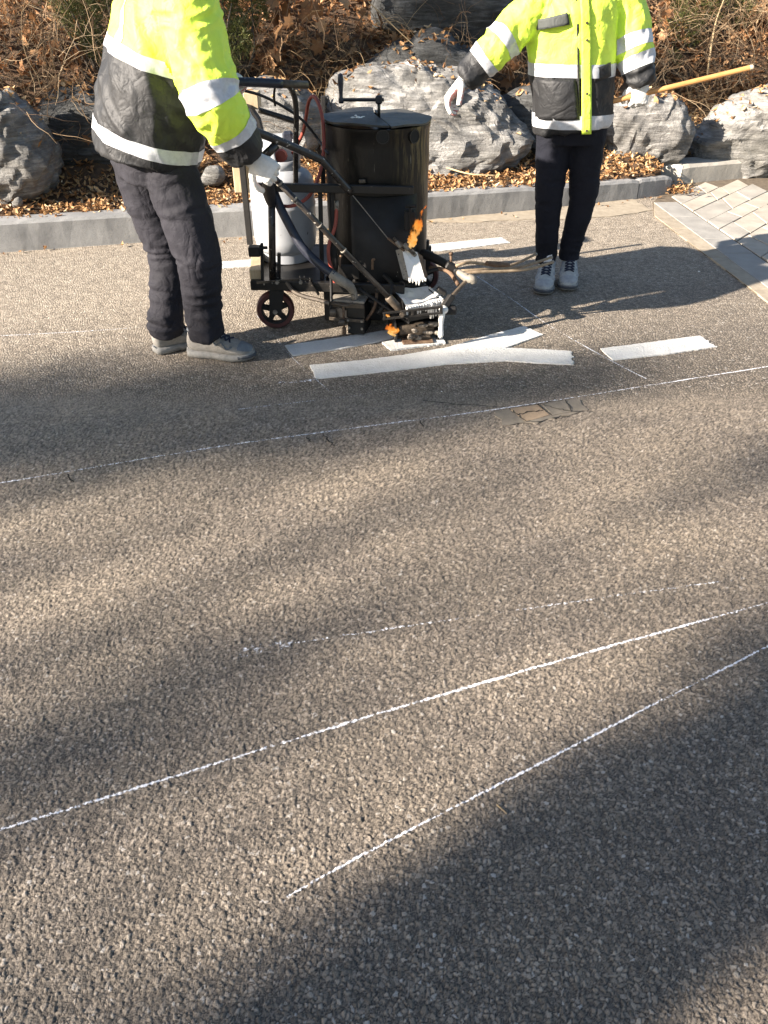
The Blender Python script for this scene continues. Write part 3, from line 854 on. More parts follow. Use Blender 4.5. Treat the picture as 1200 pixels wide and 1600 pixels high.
# ------------------------------------------------------------------ boulders
def mat_rock(name, dark, mid, light, rot, wx=1.0):
    m, nt, b, out = new_mat(name)
    vec = coords(nt, (2.2, 2.2, 17.0), rot)
    n1 = noise_tex(nt, vec, 1.8, 8, 0.68, 0.7)
    iso = noise_tex(nt, coords(nt), 7, 6, 0.65)
    f = math_n(nt, 'ADD', math_n(nt, 'MULTIPLY', n1, 0.7), math_n(nt, 'MULTIPLY', iso, 0.3))
    col = ramp(nt, f, [(0.34, dark), (0.5, mid), (0.62, light), (0.75, tuple(min(0.8, x * 1.25) for x in light))])
    st = ramp(nt, noise_tex(nt, coords(nt), 3.0, 5, 0.6), [(0.35, (0.55, 0.55, 0.53)), (0.6, (1, 1, 1))])
    nt.links.new(mixc(nt, 1.0, col, st, 'MULTIPLY'), b.inputs['Base Color'])
    b.inputs['Roughness'].default_value = 0.82
    hb = math_n(nt, 'ADD', noise_tex(nt, vec, 3.2, 8, 0.7, 0.5), math_n(nt, 'MULTIPLY', noise_tex(nt, coords(nt), 45, 5, 0.7), 0.5))
    wob = node(nt, 'VectorMath'); wob.operation = 'ADD'
    nn = node(nt, 'TexNoise'); nn.inputs['Scale'].default_value = 3.5; nn.inputs['Detail'].default_value = 4
    nt.links.new(coords(nt), nn.inputs['Vector'])
    sc_ = node(nt, 'VectorMath'); sc_.operation = 'SCALE'; sc_.inputs[3].default_value = 0.35
    nt.links.new(nn.outputs[1], sc_.inputs[0]); nt.links.new(coords(nt, (1, 1, 1.6), rot), wob.inputs[0]); nt.links.new(sc_.outputs[0], wob.inputs[1])
    vf = node(nt, 'TexVoronoi'); vf.feature = 'DISTANCE_TO_EDGE'; vf.inputs['Scale'].default_value = 3.0
    nt.links.new(wob.outputs[0], vf.inputs['Vector'])
    vc = node(nt, 'TexVoronoi'); vc.inputs['Scale'].default_value = 3.0
    nt.links.new(wob.outputs[0], vc.inputs['Vector'])
    sp_ = node(nt, 'SeparateColor'); nt.links.new(vc.outputs['Color'], sp_.inputs[0])
    fr = ramp(nt, vf.outputs['Distance'], [(0.0, (0, 0, 0)), (0.045, (1, 1, 1))])
    hb = math_n(nt, 'ADD', math_n(nt, 'MULTIPLY', hb, 0.75), math_n(nt, 'ADD', math_n(nt, 'MULTIPLY', fr, 0.10), math_n(nt, 'MULTIPLY', sp_.outputs[0], 0.30)))
    bump(nt, b, hb, 1.0, 0.03)
    return m
M['rock'] = mat_rock('grey_schist', (0.085, 0.082, 0.078), (0.25, 0.243, 0.23), (0.44, 0.43, 0.41), (0.2, -0.25, 0))
M['rock_big'] = mat_rock('grey_schist_slanting', (0.085, 0.082, 0.078), (0.25, 0.243, 0.23), (0.44, 0.43, 0.41), (0.2, 0.55, 0))
M['rock2'] = mat_rock('grey_schist_steep', (0.075, 0.072, 0.067), (0.20, 0.192, 0.18), (0.38, 0.37, 0.345), (0.1, 1.05, 0))
M['rock_pale'] = mat_rock('pale_schist', (0.11, 0.104, 0.096), (0.27, 0.26, 0.24), (0.42, 0.405, 0.38), (0.1, 0.28, 0))
M['rock_shaded'] = mat_rock('shade_toned_rock', (0.025, 0.025, 0.024), (0.065, 0.066, 0.064), (0.15, 0.152, 0.15), (0.2, 0.2, 0.3))  # shade of the hollow and upper bank put into the rock colour
ROCK_TOPS = []
def boulder(pix, Y, depth, label, mat, strat=(0, 0, 1), amp=0.035, sub=5, seed=0, lean=0.0, power=0.55, group='boulders along the bank', name='boulder', rough=1.0):
    P = [W(x, y, Y) for x, y in pix]
    cx = sum(p.x for p in P) / len(P); cz = sum(p.z for p in P) / len(P)
    ang = np.array([math.atan2(p.z - cz, p.x - cx) for p in P]); rad = np.array([math.hypot(p.x - cx, p.z - cz) for p in P])
    o_ = np.argsort(ang); ang, rad = ang[o_], rad[o_]
    ang = np.concatenate([ang - 2 * math.pi, ang, ang + 2 * math.pi]); rad = np.tile(rad, 3)
    bm = bmesh.new()
    bmesh.ops.create_icosphere(bm, subdivisions=sub, radius=1)
    st = Vector(strat).normalized()
    u = st.orthogonal().normalized(); w = st.cross(u)
    size = float(rad.mean())
    for v in bm.verts:
        d = v.co.normalized()
        th = math.atan2(d.z, d.x)
        c = math.hypot(d.x, d.z)
        R = float(np.interp(th, ang, rad))
        k = c ** power
        yy = d.y
        pos = Vector((cx + R * k * math.cos(th), Y + depth * (math.copysign(abs(yy) ** 0.8, yy)), cz + R * k * math.sin(th)))
        pos.y += lean * (pos.z - cz)
        p = pos * 1.0 + Vector((seed * 3.1, seed * 1.7, seed))
        # planes of cleavage: noise squeezed along the layering, plus blocky facets
        q_ = Vector((p.dot(u) * 2.2, p.dot(w) * 2.2, p.dot(st) * 13))
        lay = noise.noise(q_) + 0.5 * noise.noise(q_ * 2.3)
        cell = noise.voronoi(p * 4.2 / max(0.5, size * 2))[0]
        facet = (cell[1] - cell[0])
        nrm = Vector((d.x, d.y * 0.9, d.z)).normalized()
        rg = 1 - 2 * abs(noise.noise(q_ * 0.8 + Vector((5, 2, 1))))
        tt = p.dot(st) * 8.5 + 1.5 * noise.noise(p * 2.4) + 0.4 * noise.noise(p * 9)
        saw = tt - math.floor(tt)
        saw = saw / 0.8 if saw < 0.8 else (1 - saw) / 0.2
        t2 = p.dot(u) * 5.0 + 1.6 * noise.noise(p * 1.9 + Vector((9, 9, 9)))
        s2 = t2 - math.floor(t2)
        s2 = s2 / 0.88 if s2 < 0.88 else (1 - s2) / 0.12
        disp = amp * rough * (0.25 * lay + 0.9 * noise.noise(p * 3.1) + 0.35 * noise.noise(p * 12) + 0.22 * noise.noise(p * 27) + 0.20 * rg + 0.40 * (saw - 0.5) + 0.30 * (s2 - 0.5)) + amp * 1.1 * (min(facet, 0.5) - 0.25)
        v.co = pos + nrm * disp
    bm.verts.index_update()
    o = mesh_obj(name, [v.co for v in bm.verts], [tuple(v.index for v in f.verts) for f in bm.faces], mat, smooth=True)
    bm.normal_update() if bm.is_valid else None
    tops = [v.co.copy() for v in bm.verts if v.normal.z > 0.55 and v.co.y < Y + depth * 0.6]
    if sub >= 5: ROCK_TOPS.extend(random.sample(tops, min(len(tops), 70)))
    bm.free()
    sharp_by_angle(o.data, 0.55)
    tag(o, label, 'rock', group)
    return o
boulder([(-95, 320), (-110, 200), (-40, 152), (6, 142), (44, 172), (66, 222), (86, 288), (70, 312), (0, 322)], 5.62, 0.30, 'large grey boulder with steep cracks at the left edge of the picture', M['rock2'], (0.85, 0.1, -0.5), 0.045, 6, 1)
boulder([(60, 170), (95, 132), (150, 138), (200, 150), (205, 230), (150, 262), (85, 262)], 6.20, 0.25, 'shaded dark rock in the hollow behind the left worker', M['rock_shaded'], (0.3, 0, 1), 0.04, 5, 2)
boulder([(494, 200), (505, 168), (522, 128), (556, 110), (610, 106), (690, 112), (752, 132), (790, 152), (806, 182), (828, 214), (806, 248), (770, 270), (680, 285), (560, 290), (500, 280)], 6.70, 0.36,
        'biggest grey layered boulder, behind the black kettle', M['rock_big'], (-0.6, -0.3, 0.9), 0.05, 6, 3, lean=0.25)
boulder([(560, 118), (590, 82), (640, 68), (715, 70), (760, 92), (765, 150), (560, 160)], 7.25, 0.3, 'dark rock resting above the biggest boulder', M['rock_shaded'], (0.2, 0, 1), 0.028, 5, 4)
boulder([(585, 40), (600, -60), (700, -90), (790, -70), (800, 20), (770, 50), (640, 54)], 7.75, 0.35, 'blue grey rock at the top edge between the two workers', M['rock_shaded'], (0.5, 0, 1), 0.03, 5, 5)
boulder([(340, 165), (375, 134), (430, 124), (480, 140), (510, 190), (490, 245), (420, 262), (345, 255)], 6.45, 0.25, 'grey rock seen through the pipes above the gas cylinder', M['rock'], (0.2, -0.2, 1), 0.04, 5, 6)
boulder([(770, 170), (800, 140), (850, 132), (910, 150), (930, 210), (910, 262), (840, 262), (800, 240)], 7.0, 0.28, 'dark rock partly hidden by the right worker', M['rock_shaded'], (0.3, -0.3, 1), 0.04, 5, 7)
boulder([(942, 172), (975, 152), (1030, 148), (1066, 164), (1082, 205), (1062, 246), (1010, 256), (950, 250)], 7.05, 0.25, 'grey streaked boulder below the broom handle', M['rock2'], (0.95, 0.1, -0.35), 0.035, 6, 8)
boulder([(1072, 258), (1074, 216), (1104, 196), (1124, 172), (1150, 156), (1200, 138), (1290, 130), (1320, 200), (1310, 262), (1200, 264)], 7.30, 0.32, 'pale broad boulder at the right edge of the picture', M['rock_pale'], (-0.28, -0.2, 1), 0.045, 6, 9)
boulder([(316, 284), (318, 268), (332, 261), (348, 264), (352, 280), (336, 288)], 5.95, 0.08, 'small grey stone among leaves behind the left worker', M['rock'], (0, 0, 1), 0.012, 3, 10)
boulder([(870, 282), (874, 258), (888, 252), (900, 262), (902, 282)], 6.55, 0.09, 'small grey stone between the legs of the right worker', M['rock'], (0, 0, 1), 0.012, 3, 11)
boulder([(20, 322), (22, 312), (28, 308), (34, 312), (34, 322)], 5.30, 0.03, 'tiny pale stone in leaves at the foot of the left boulder', M['rock_pale'], (0, 0, 1), 0.005, 2, 12)

# ------------------------------------------------------------------ leaves, twigs, shrubs
def leaf_geo(c, d, n, L, wd, curl, seg=3):
    """a curled leaf: 2 x seg quads"""
    d = d.normalized(); s = d.cross(n)
    if s.length < 1e-4: s = d.orthogonal()
    s.normalize(); n = s.cross(d)
    V, F = [], []
    for i in range(seg + 1):
        t = i / seg
        w = wd * (math.sin(math.pi * min(0.97, t * 0.9 + 0.08)) ** 0.8)
        lift = curl * (t - 0.5) ** 2 * L * 2
        p = c + d * (t - 0.5) * L + n * lift
        V += [p - s * w / 2 + n * abs(curl) * w * 0.5, p - n * 0.0, p + s * w / 2 + n * abs(curl) * w * 0.5]
    for i in range(seg):
        for k in range(2):
            F.append((i*3+k, i*3+k+1, (i+1)*3+k+1, (i+1)*3+k))
    return V, F
def scatter_leaves(name, pts, Lr, label, mat, kind='stuff', seg=2, flat=0.7, tone=lambda: random.random()):
    mb = MB()
    for p in pts:
        d = Vector((random.uniform(-1, 1), random.uniform(-1, 1), random.uniform(-.4, .4)))
        n = Vector((random.gauss(0, 1 - flat), random.gauss(0, 1 - flat), 1)).normalized()
        L = random.uniform(*Lr)
        v, f = leaf_geo(Vector(p), d, n, L, L * random.uniform(0.35, 0.65), random.uniform(-0.6, 1.1), seg)
        mb.add(v, f, tone())
    o = mb.obj(name, mat)
    tag(o, label, kind=kind)
    return o
pts = []
for _ in range(11500):                      # strip between kerb and rocks, thick leaf litter
    x = random.uniform(-3.6, 4.2)
    s = random.random() ** 1.1 * 1.25 - 0.03
    y = bank_front(x) + s
    if x > 2.25 and s < 0.1: continue
    pts.append((x, y, bank_z(x, y) + random.uniform(0.004, 0.035)))
scatter_leaves('leaf_litter', pts, (0.025, 0.062), 'brown fallen leaves lying along the foot of the rocks', M['litter'], tone=lambda: min(1, max(0, random.gauss(0.55, 0.25))))
pts = []
for _ in range(8000):
    x = random.uniform(-4.2, 4.6)
    s = random.uniform(0.9, 2.7)
    y = bank_front(x) + s
    pts.append((x, y, bank_z(x, y) + random.uniform(0.005, 0.06)))
scatter_leaves('leaf_litter', pts, (0.04, 0.10), 'rusty dead leaves caught on the upper bank', M['dead_leaf'], flat=0.45)
pts = []
for _ in range(160):                       # heap at the kerb gap
    x, y = random.gauss(2.33, 0.07), random.gauss(6.50, 0.09)
    pts.append((x, y, 0.02 + random.uniform(0, 0.05)))
for _ in range(70):                        # stray bits below the kerb
    x = random.uniform(-3.2, 2.2)
    pts.append((x, kerb_y(x) - abs(random.gauss(0, 0.06)) - 0.02, 0.012))
scatter_leaves('leaf_litter', pts, (0.018, 0.045), 'leaves blown into the gap between the two kerbs', M['litter'])

scatter_leaves('leaf_litter', [p + Vector((0, 0, .012)) for p in ROCK_TOPS], (0.03, 0.075), 'dead leaves caught on top of the boulders', M['litter'], flat=0.6)

def twig_path(p, d, L, n, wob, droop):
    out = [Vector(p)]
    d = Vector(d).normalized()
    for i in range(n):
        d = (d + Vector((random.gauss(0, wob), random.gauss(0, wob), random.gauss(0, wob) - droop))).normalized()
        out.append(out[-1] + d * L / n)
    return out
def brush(name, label, x0, x1, s0, s1, count, Lr, r, up, droop, mat, cat='shrub', group=None, wob=0.28, branches=2, zoff=0.0, sub='branches', lean=-0.4):
    cx = (x0 + x1) / 2
    base_y = bank_front(cx) + (s0 + s1) / 2
    root = empty(name, (cx, base_y, bank_z(cx, base_y)), label, cat, group)
    mb = MB()
    for _ in range(count):
        x = random.uniform(x0, x1); s = random.uniform(s0, s1)
        y = bank_front(x) + s
        p = Vector((x, y, bank_z(x, y) + zoff * random.random()))
        L = random.uniform(*Lr)
        d = Vector((random.gauss(0, 0.7), random.gauss(lean, 0.4), up + random.gauss(0, 0.3)))
        path = twig_path(p, d, L, 7, wob, droop)
        r0 = r * random.uniform(0.5, 1.3)
        v, f = tube_geo(path, [r0 * (1 - 0.75 * i / 7) for i in range(8)], 3, False)
        tn = random.random()
        mb.add(v, f, tn)
        for _b in range(branches):
            k = random.randint(2, 6)
            d2 = (path[k] - path[k-1]).normalized() + Vector((random.gauss(0, .7), random.gauss(0, .7), random.gauss(0, .7)))
            v, f = tube_geo(twig_path(path[k], d2, L * random.uniform(.2, .5), 4, wob, droop), [r0 * .5, r0 * .45, r0 * .4, r0 * .3, r0 * .15], 3, False)
            mb.add(v, f, min(1, tn + 0.1))
    mb.obj(sub, mat, root)
    return root, mb
def foliage(root, blobs, n, L, mat, name='foliage', tone=None, upright=0.3):
    """small leaves spread through lumpy volumes: blobs = (centre, radius)"""
    mb = MB()
    for c, r in blobs:
        k = int(n * r ** 2 / sum(b[1] ** 2 for b in blobs))
        for _ in range(k):
            d = Vector((random.gauss(0, 1), random.gauss(0, 1), random.gauss(0, 1))).normalized()
            rr = r * random.uniform(0.35, 1.0) ** 0.5 * (0.78 + 0.5 * noise.noise(Vector(c) * 2 + d * 2.2))
            p = Vector(c) + Vector((d.x * rr, d.y * rr, d.z * rr * 0.95))
            ll = L * random.uniform(0.6, 1.4)
            v, f = leaf_geo(p, d + Vector((random.gauss(0, .6), random.gauss(0, .6), random.gauss(upright, .6))), Vector((random.gauss(0, 1), random.gauss(0, 1), random.gauss(.5, 1))).normalized(), ll, ll * .5, 0.3, 1)
            mb.add(v, f, min(1, max(0, random.gauss(0.5, 0.25))))
    return mb.obj(name, mat, root)
def pxpt(x, y, s):
    """a point seen at the pixel, on the bank at depth s behind its front"""
    Y = 6.0 + s
    for _ in range(8): Y = bank_front(W(x, y, Y).x) + s
    return W(x, y, Y)
G_BR = 'dry shrubs on the bank'
brush('dry_shrub', 'tangled brown leafless shrub spilling over the left boulder', -3.6, -1.75, 0.75, 1.9, 330, (0.35, 0.95), 0.0034, 0.7, 0.06, M['twig'], group=G_BR, zoff=0.45)
brush('dry_shrub', 'large tangle of grey brown twigs beside the broom handle end', 2.2, 4.4, 0.85, 2.1, 420, (0.35, 0.95), 0.0036, 0.55, 0.10, M['twig'], group=G_BR, zoff=0.4)
brush('dry_shrub', 'sparse dead twigs between the right worker and the dark rocks', 0.5, 1.6, 1.0, 2.0, 120, (0.3, 0.7), 0.003, 0.6, 0.08, M['twig'], group=G_BR, zoff=0.3)
brush('dry_grass', 'dry straw coloured grass hanging behind the crank of the kettle', -1.1, 0.25, 0.85, 1.9, 380, (0.25, 0.65), 0.0018, 0.9, 0.22, M['straw'], 'grass', 'dry grass tufts on the bank', wob=0.16, branches=0, zoff=0.1, sub='blades')
brush('dry_grass', 'dry grass tuft hanging above the pale boulder', 2.5, 3.1, 0.6, 1.1, 120, (0.2, 0.45), 0.0018, 0.6, 0.2, M['straw'], 'grass', 'dry grass tufts on the bank', wob=0.16, branches=0, zoff=0.1, sub='blades')

def evergreen(label, blobs, n, L=0.03):
    c = Vector((sum(b[0].x for b in blobs) / len(blobs), sum(b[0].y for b in blobs) / len(blobs), 0))
    c.z = bank_z(c.x, c.y)
    root = empty('evergreen_shrub', c, label, 'shrub', 'small leaved evergreen shrubs on the bank')
    mb = MB()
    for b in blobs:
        for _ in range(5):
            t = b[0] + Vector((random.gauss(0, b[1] * .5), random.gauss(0, b[1] * .5), random.gauss(0, b[1] * .4)))
            mid = c.lerp(t, 0.5) + Vector((random.gauss(0, .06), random.gauss(0, .06), .05))
            mb.tube([c, mid, t], [0.012, 0.008, 0.003], 4, 3)
    mb.obj('stems', M['bark'], root, True)
    foliage(root, blobs, n, L, M['evergreen'])
evergreen('olive green small leaved shrub behind the left worker\'s back', [(pxpt(130, 25, 1.35), 0.22), (pxpt(110, -25, 1.6), 0.3), (pxpt(150, 75, 1.2), 0.13), (pxpt(160, -30, 1.5), .3)], 11000, .026)
evergreen('green shrub just in front of the left worker\'s chest, above the pipes', [(pxpt(368, 60, 1.3), 0.17), (pxpt(385, 10, 1.5), 0.22), (pxpt(355, 100, 1.15), 0.10), (pxpt(350, -40, 1.6), .25)], 9000, .026)
evergreen('dark green shrub behind the right worker\'s shoulder', [(pxpt(1060, 50, 1.7), 0.30), (pxpt(1090, 0, 1.9), 0.34), (pxpt(1040, 105, 1.45), 0.2), (pxpt(1150, 20, 1.9), .26)], 11000, .028)
evergreen('small dark shrub at the top edge left of the right worker', [(pxpt(815, 20, 2.0), 0.2), (pxpt(770, -20, 2.2), .25)], 2500)

# big withered leaves, each one a piece of its creeper
def lobed_leaf():
    V, F = [(0, 0, 0.012)], []
    n = 14
    for i in range(n):
        a = 2 * math.pi * i / n
        r = 0.5 * (1.0 if i % 2 == 0 else 0.62) * (1 - 0.25 * math.cos(a))
        V.append((r * math.cos(a), r * math.sin(a), 0.16 * math.sin(a * 2 + 0.7) * r + 0.10 * math.cos(a * 3) * r))
    for i in range(n): F.append((0, 1 + i, 1 + (i + 1) % n))
    return V, F
leaf_meshes = []
for t in (0.15, 0.35, 0.5, 0.7, 0.9):
    v, f = lobed_leaf()
    me = bpy.data.meshes.new('leaf')
    me.from_pydata(v, [], f)
    a = me.attributes.new('tone', 'FLOAT', 'POINT'); a.data.foreach_set('value', [t] * len(v))
    me.materials.append(M['dead_leaf'])
    leaf_meshes.append(me)
def creeper(label, spots, n, smin=0.07, smax=0.16):
    c = sum((s[0] for s in spots), Vector()) / len(spots)
    root = empty('withered_creeper', (c.x, c.y, bank_z(c.x, c.y)), label, 'creeper', 'withered creepers on the bank')
    mb = MB()
    for p, r in spots:
        for _ in range(7):
            a = p + Vector((random.gauss(0, r), random.gauss(0, r * .3), r + 0.1))
            mb.tube(twig_path(a, (random.gauss(0, .4), -.3, -1), r * 2.4, 6, .25, .0), 0.0028, 3)
    mb.obj('stems', M['twig'], root)['kind'] = 'stuff'
    for _ in range(n):
        p, r = random.choice(spots)
        o = bpy.data.objects.new('leaf', random.choice(leaf_meshes))
        COL.objects.link(o)
        o.parent = root
        pos = p + Vector((random.gauss(0, r * .6), random.gauss(-0.05, r * .25), random.gauss(0, r * .55)))
        o.location = pos - Vector(root.location)
        sc = random.uniform(smin, smax)
        o.scale = (sc, sc, sc)
        o.rotation_euler = (random.uniform(0.5, 1.9), random.uniform(-.6, .6), random.uniform(-2, 2))
creeper('rust brown withered leaves hanging above the crossbar pipe', [(pxpt(470, 40, 1.55), 0.22), (pxpt(430, 80, 1.35), 0.16), (pxpt(520, 20, 1.7), 0.2), (pxpt(440, 10, 1.7), 0.2)], 75)
creeper('brown withered leaves above the tangled shrub at the top left', [(pxpt(60, 50, 1.6), 0.3), (pxpt(20, 20, 1.7), 0.25), (pxpt(130, 180, 1.0), 0.2), (pxpt(130, 110, 1.2), 0.2)], 60, 0.06, 0.13)
creeper('dead leaves in the gap beside the right worker\'s raised arm', [(pxpt(720, 58, 1.8), 0.12), (pxpt(770, 70, 1.7), 0.14), (pxpt(640, 60, 1.75), 0.1), (pxpt(800, 115, 1.3), .12)], 40)
creeper('dead leaves hanging between the right worker\'s sleeve and the dark shrub', [(pxpt(1020, 50, 1.5), 0.14), (pxpt(1015, 90, 1.3), 0.13), (pxpt(1185, 20, 1.8), .14)], 34)

# one bare pale stem in the right-hand thicket and a few fallen sticks
def stick(pix, r, label, name='stick'):
    mb = MB()
    mb.tube([p for p in pix], [r * (1 - .5 * i / (len(pix) - 1)) for i in range(len(pix))], 6, 5)
    mb.a = [0.85] * len(mb.v)
    o = mb.obj(name, M['straw'], smooth=True)
    tag(o, label, 'stick', 'loose sticks and stems')
stick([pxpt(1105, 120, 1.25), pxpt(1112, 70, 1.3), pxpt(1120, 30, 1.4), pxpt(1135, -10, 1.5)], 0.012, 'pale bare stem standing in the thicket right of the workers')
def on_bank(x, y):
    p = pxpt(x, y, 0.3)
    return Vector((p.x, p.y, bank_z(p.x, p.y) + 0.03))
stick([G(698, 262, 0.24), G(735, 272, 0.235), G(775, 274, 0.235)], 0.007, 'pale stick lying on leaves below the biggest boulder')
stick([pxpt(575, 2, 1.5), pxpt(630, 55, 1.35), pxpt(700, 118, 1.1)], 0.005, 'thin straw stem slanting across the dark rock')
m_ = MB(); m_.tube([G(776, 1257, 0.004), G(792, 1271, 0.004)], 0.0018, 5); m_.a = [0.6] * len(m_.v)
tag(m_.obj('pine_needle', M['straw']), 'dry pine needle lying in the shaded road', 'twig')
for (x, y, s, lab) in ((1092, 425, .012, 'white paint crumb lying in front of the flagstone border'), (925, 470, .006, 'tiny white crumb beside the pale trainers'), (300, 590, .005, 'tiny white crumb on the road below the walking shoes'), (690, 612, .006, 'tiny white crumb on the road below the forked stroke')):
    mm = MB(); p = G(x, y, 0.003)
    mm.box(p + Vector((0, 0, s * .25)), (s, s * .8, s * .5), Matrix.Rotation(random.random(), 3, 'Z'), s * .12)
    tag(mm.obj('paint_crumb', M['road_paint']), lab, 'crumb', 'paint crumbs on the road')

# ------------------------------------------------------------------ trees that shade the road, standing towards the sun behind the viewer
verge = MB(); verge.box((-22, -8, 0.05), (22, 30, 0.12))
tag(verge.obj('verge', M['soil']), 'earth verge under the shade trees', kind='structure')
def shade_tree(label, base, limbs, clusters, tr=0.28):
    """limbs: lists of (ground point, distance towards the sun, radius); clusters: (ground point, distance, radius, leaves)"""
    base = Vector(base)
    root = empty('shade_tree', base, label, 'tree', 'trees shading the road')
    up = lambda g, t: Vector((g[0], g[1], g[2] if len(g) > 2 else 0.0)) + SDIR * t
    mb = MB(); tops = []
    for lm in limbs:
        P = [up(g, t) for g, t, r in lm]
        mb.tube(P, [r for g, t, r in lm], 9, 4)
        tops += P
    cl = [(up(g, t), r, n) for g, t, r, n in clusters]
    allp = tops + [c[0] for c in cl]
    crown_c = sum(allp, Vector()) / len(allp)
    fork = base.lerp(crown_c, 0.45); fork.z = min(crown_c.z - 1.0, base.z + 3.2)
    mb.tube([base, base.lerp(fork, .5) + Vector((.1, .05, 0)), fork], [tr * 1.25, tr, tr * .8], 10, 4)
    for lm in limbs: mb.tube([fork, fork.lerp(up(*lm[0][:2]), .5) + Vector((0, 0, .3)), up(*lm[0][:2])], [tr * .7, tr * .6, lm[0][2]], 8, 4)
    for c, r, n in cl: mb.tube([fork, fork.lerp(c, .55) + Vector((0, 0, .4)), c], [tr * .2, .03, .012], 6, 4)
    mb.obj('trunk', M['bark'], root, True)
    tw = MB(); lf = MB()
    for c, r, n in cl:
        for _ in range(int(n / 6)):
            d = Vector((random.gauss(0, 1), random.gauss(0, 1), random.gauss(0, 1)))
            v, f = tube_geo(twig_path(c + d.normalized() * r * .15, d, r * random.uniform(.5, 1.0), 4, .25, .02), [.014, .011, .008, .005, .003], 3, False)
            tw.add(v, f, .3)
        for _ in range(n):
            d = Vector((random.gauss(0, 1), random.gauss(0, 1), random.gauss(0, 1))).normalized() * r * random.random() ** .45
            ll = random.uniform(.07, .15)
            v, f = leaf_geo(c + d, Vector((random.gauss(0, 1), random.gauss(0, 1), random.gauss(0, 1))), Vector((random.gauss(0, 1), random.gauss(0, 1), random.gauss(0, 1))).normalized(), ll, ll * .7, .3, 1)
            lf.add(v, f, random.random())
    if tw.v: tw.obj('twigs', M['twig'], root)
    if lf.v: lf.obj('crown', M['dead_leaf'], root)

# ================================================================== SHADE TREES
shade_tree('bare limbed tree behind the viewer towards the sun', (-17.5, -8.2, 0.1),
    [[((-0.85, -0.18), 14.0, 0.24), ((-0.02, 0.48), 14.4, 0.235), ((0.40, 0.76), 14.8, 0.235), ((1.0, 1.14), 15.4, 0.23), ((1.65, 1.50), 16.2, 0.20), ((2.5, 1.9), 17.4, 0.12)],
     [((-3.2, 2.1), 19.0, 0.07), ((-1.5, 2.6), 19.6, 0.05), ((-0.2, 2.85), 20.4, 0.03), ((1.2, 3.05), 21.2, 0.015)]],
    [((-1.15, 2.82), 21.0, 0.62, 620), ((-1.9, 2.72), 21.0, 0.6, 560), ((-0.45, 2.78), 21.5, 0.5, 420), ((0.2, 2.92), 21.5, 0.42, 300), ((0.8, 3.12), 21.5, 0.36, 180), ((-0.30, 1.48), 21.5, 0.30, 75), ((-0.80, 1.10), 21.0, 0.34, 110),
     ((1.35, 2.35), 22.0, 0.24, 60), ((0.4, 2.35), 21.5, 0.4, 25), ((1.35, 1.5), 16.5, 0.35, 170), ((0.9, 0.95), 15.5, 0.3, 110), ((-0.55, 0.62), 20.0, 0.55, 28), ((0.15, 1.12), 21.0, 0.5, 20), ((0.75, 1.75), 21.5, 0.5, 26), ((0.1, 2.1), 22.0, 0.6, 30), ((0.45, 0.85), 15.0, 0.28, 260), ((1.0, 1.22), 15.6, 0.32, 300), ((0.05, 0.55), 14.6, 0.25, 160)])
shade_tree('leafy tree behind the viewer shading the upper bank', (-15.5, 1.0, 0.1),
    [[((0.5, 7.4, 1.1), 19.0, 0.10), ((2.2, 7.8, 1.3), 20.0, 0.07)]],
    [((0.35, 7.3, 1.15), 20.0, 0.42, 330), ((1.1, 7.6, 1.25), 20.5, 0.5, 420), ((2.4, 7.6, 1.3), 20.5, 0.6, 420), ((-1.9, 6.4, 0.55), 19.0, 0.28, 150), ((-0.6, 7.2, 1.1), 20.0, 0.35, 170)])

# ================================================================== PEOPLE
def union_mesh(parts, voxel, smooth=4):
    """parts: closed (verts, faces) shapes -> one continuous surface"""
    V, F = [], []
    for v, f in parts:
        b = len(V)
        V += [tuple(p) for p in v]
        F += [tuple(i + b for i in q_) for q_ in f]
    me = bpy.data.meshes.new('tmp')
    me.from_pydata(V, [], F)
    o = bpy.data.objects.new('tmp', me)
    COL.objects.link(o)
    md = o.modifiers.new('r', 'REMESH'); md.mode = 'VOXEL'; md.voxel_size = voxel
    if smooth:
        sm = o.modifiers.new('s', 'SMOOTH'); sm.factor = 0.5; sm.iterations = smooth
    dg = bpy.context.evaluated_depsgraph_get()
    em = bpy.data.meshes.new_from_object(o.evaluated_get(dg))
    bpy.data.objects.remove(o)
    bpy.data.meshes.remove(me)
    return em
def ell_tube(rings, u, seg=20):
    """rings: (centre, ru, rv) ; u: direction of ru"""
    u = Vector(u).normalized()
    V, F = [], []
    n = len(rings)
    for i, (c, ru, rv) in enumerate(rings):
        ax = (rings[min(i+1, n-1)][0] - rings[max(i-1, 0)][0]).normalized()
        uu = (u - ax * u.dot(ax)).normalized()
        vv = ax.cross(uu)
        for k in range(seg):
            a = 2 * math.pi * k / seg
            ca, sa = math.cos(a), math.sin(a)
            e = 0.85
            V.append(c + uu * ru * math.copysign(abs(ca) ** e, ca) + vv * rv * math.copysign(abs(sa) ** e, sa))
    for i in range(n - 1):
        for k in range(seg):
            k2 = (k + 1) % seg
            F.append((i*seg+k, i*seg+k2, (i+1)*seg+k2, (i+1)*seg+k))
    F.append(tuple(range(seg))[::-1])
    F.append(tuple((n-1)*seg + k for k in range(seg)))
    return V, F
def round_tube(pts, rs, seg=14, n=5):
    p, r = catmull([Vector(x) for x in pts], rs, n)
    return tube_geo(p, r, seg, True)
def ellipsoid(c, r, R=None):
    bm = bmesh.new()
    bmesh.ops.create_icosphere(bm, subdivisions=3, radius=1)
    V = []
    for v in bm.verts:
        p = Vector((v.co.x * r[0], v.co.y * r[1], v.co.z * r[2]))
        if R is not None: p = R @ p
        V.append(p + Vector(c))
    bm.verts.index_update()
    F = [tuple(v.index for v in f.verts) for f in bm.faces]
    bm.free()
    return V, F
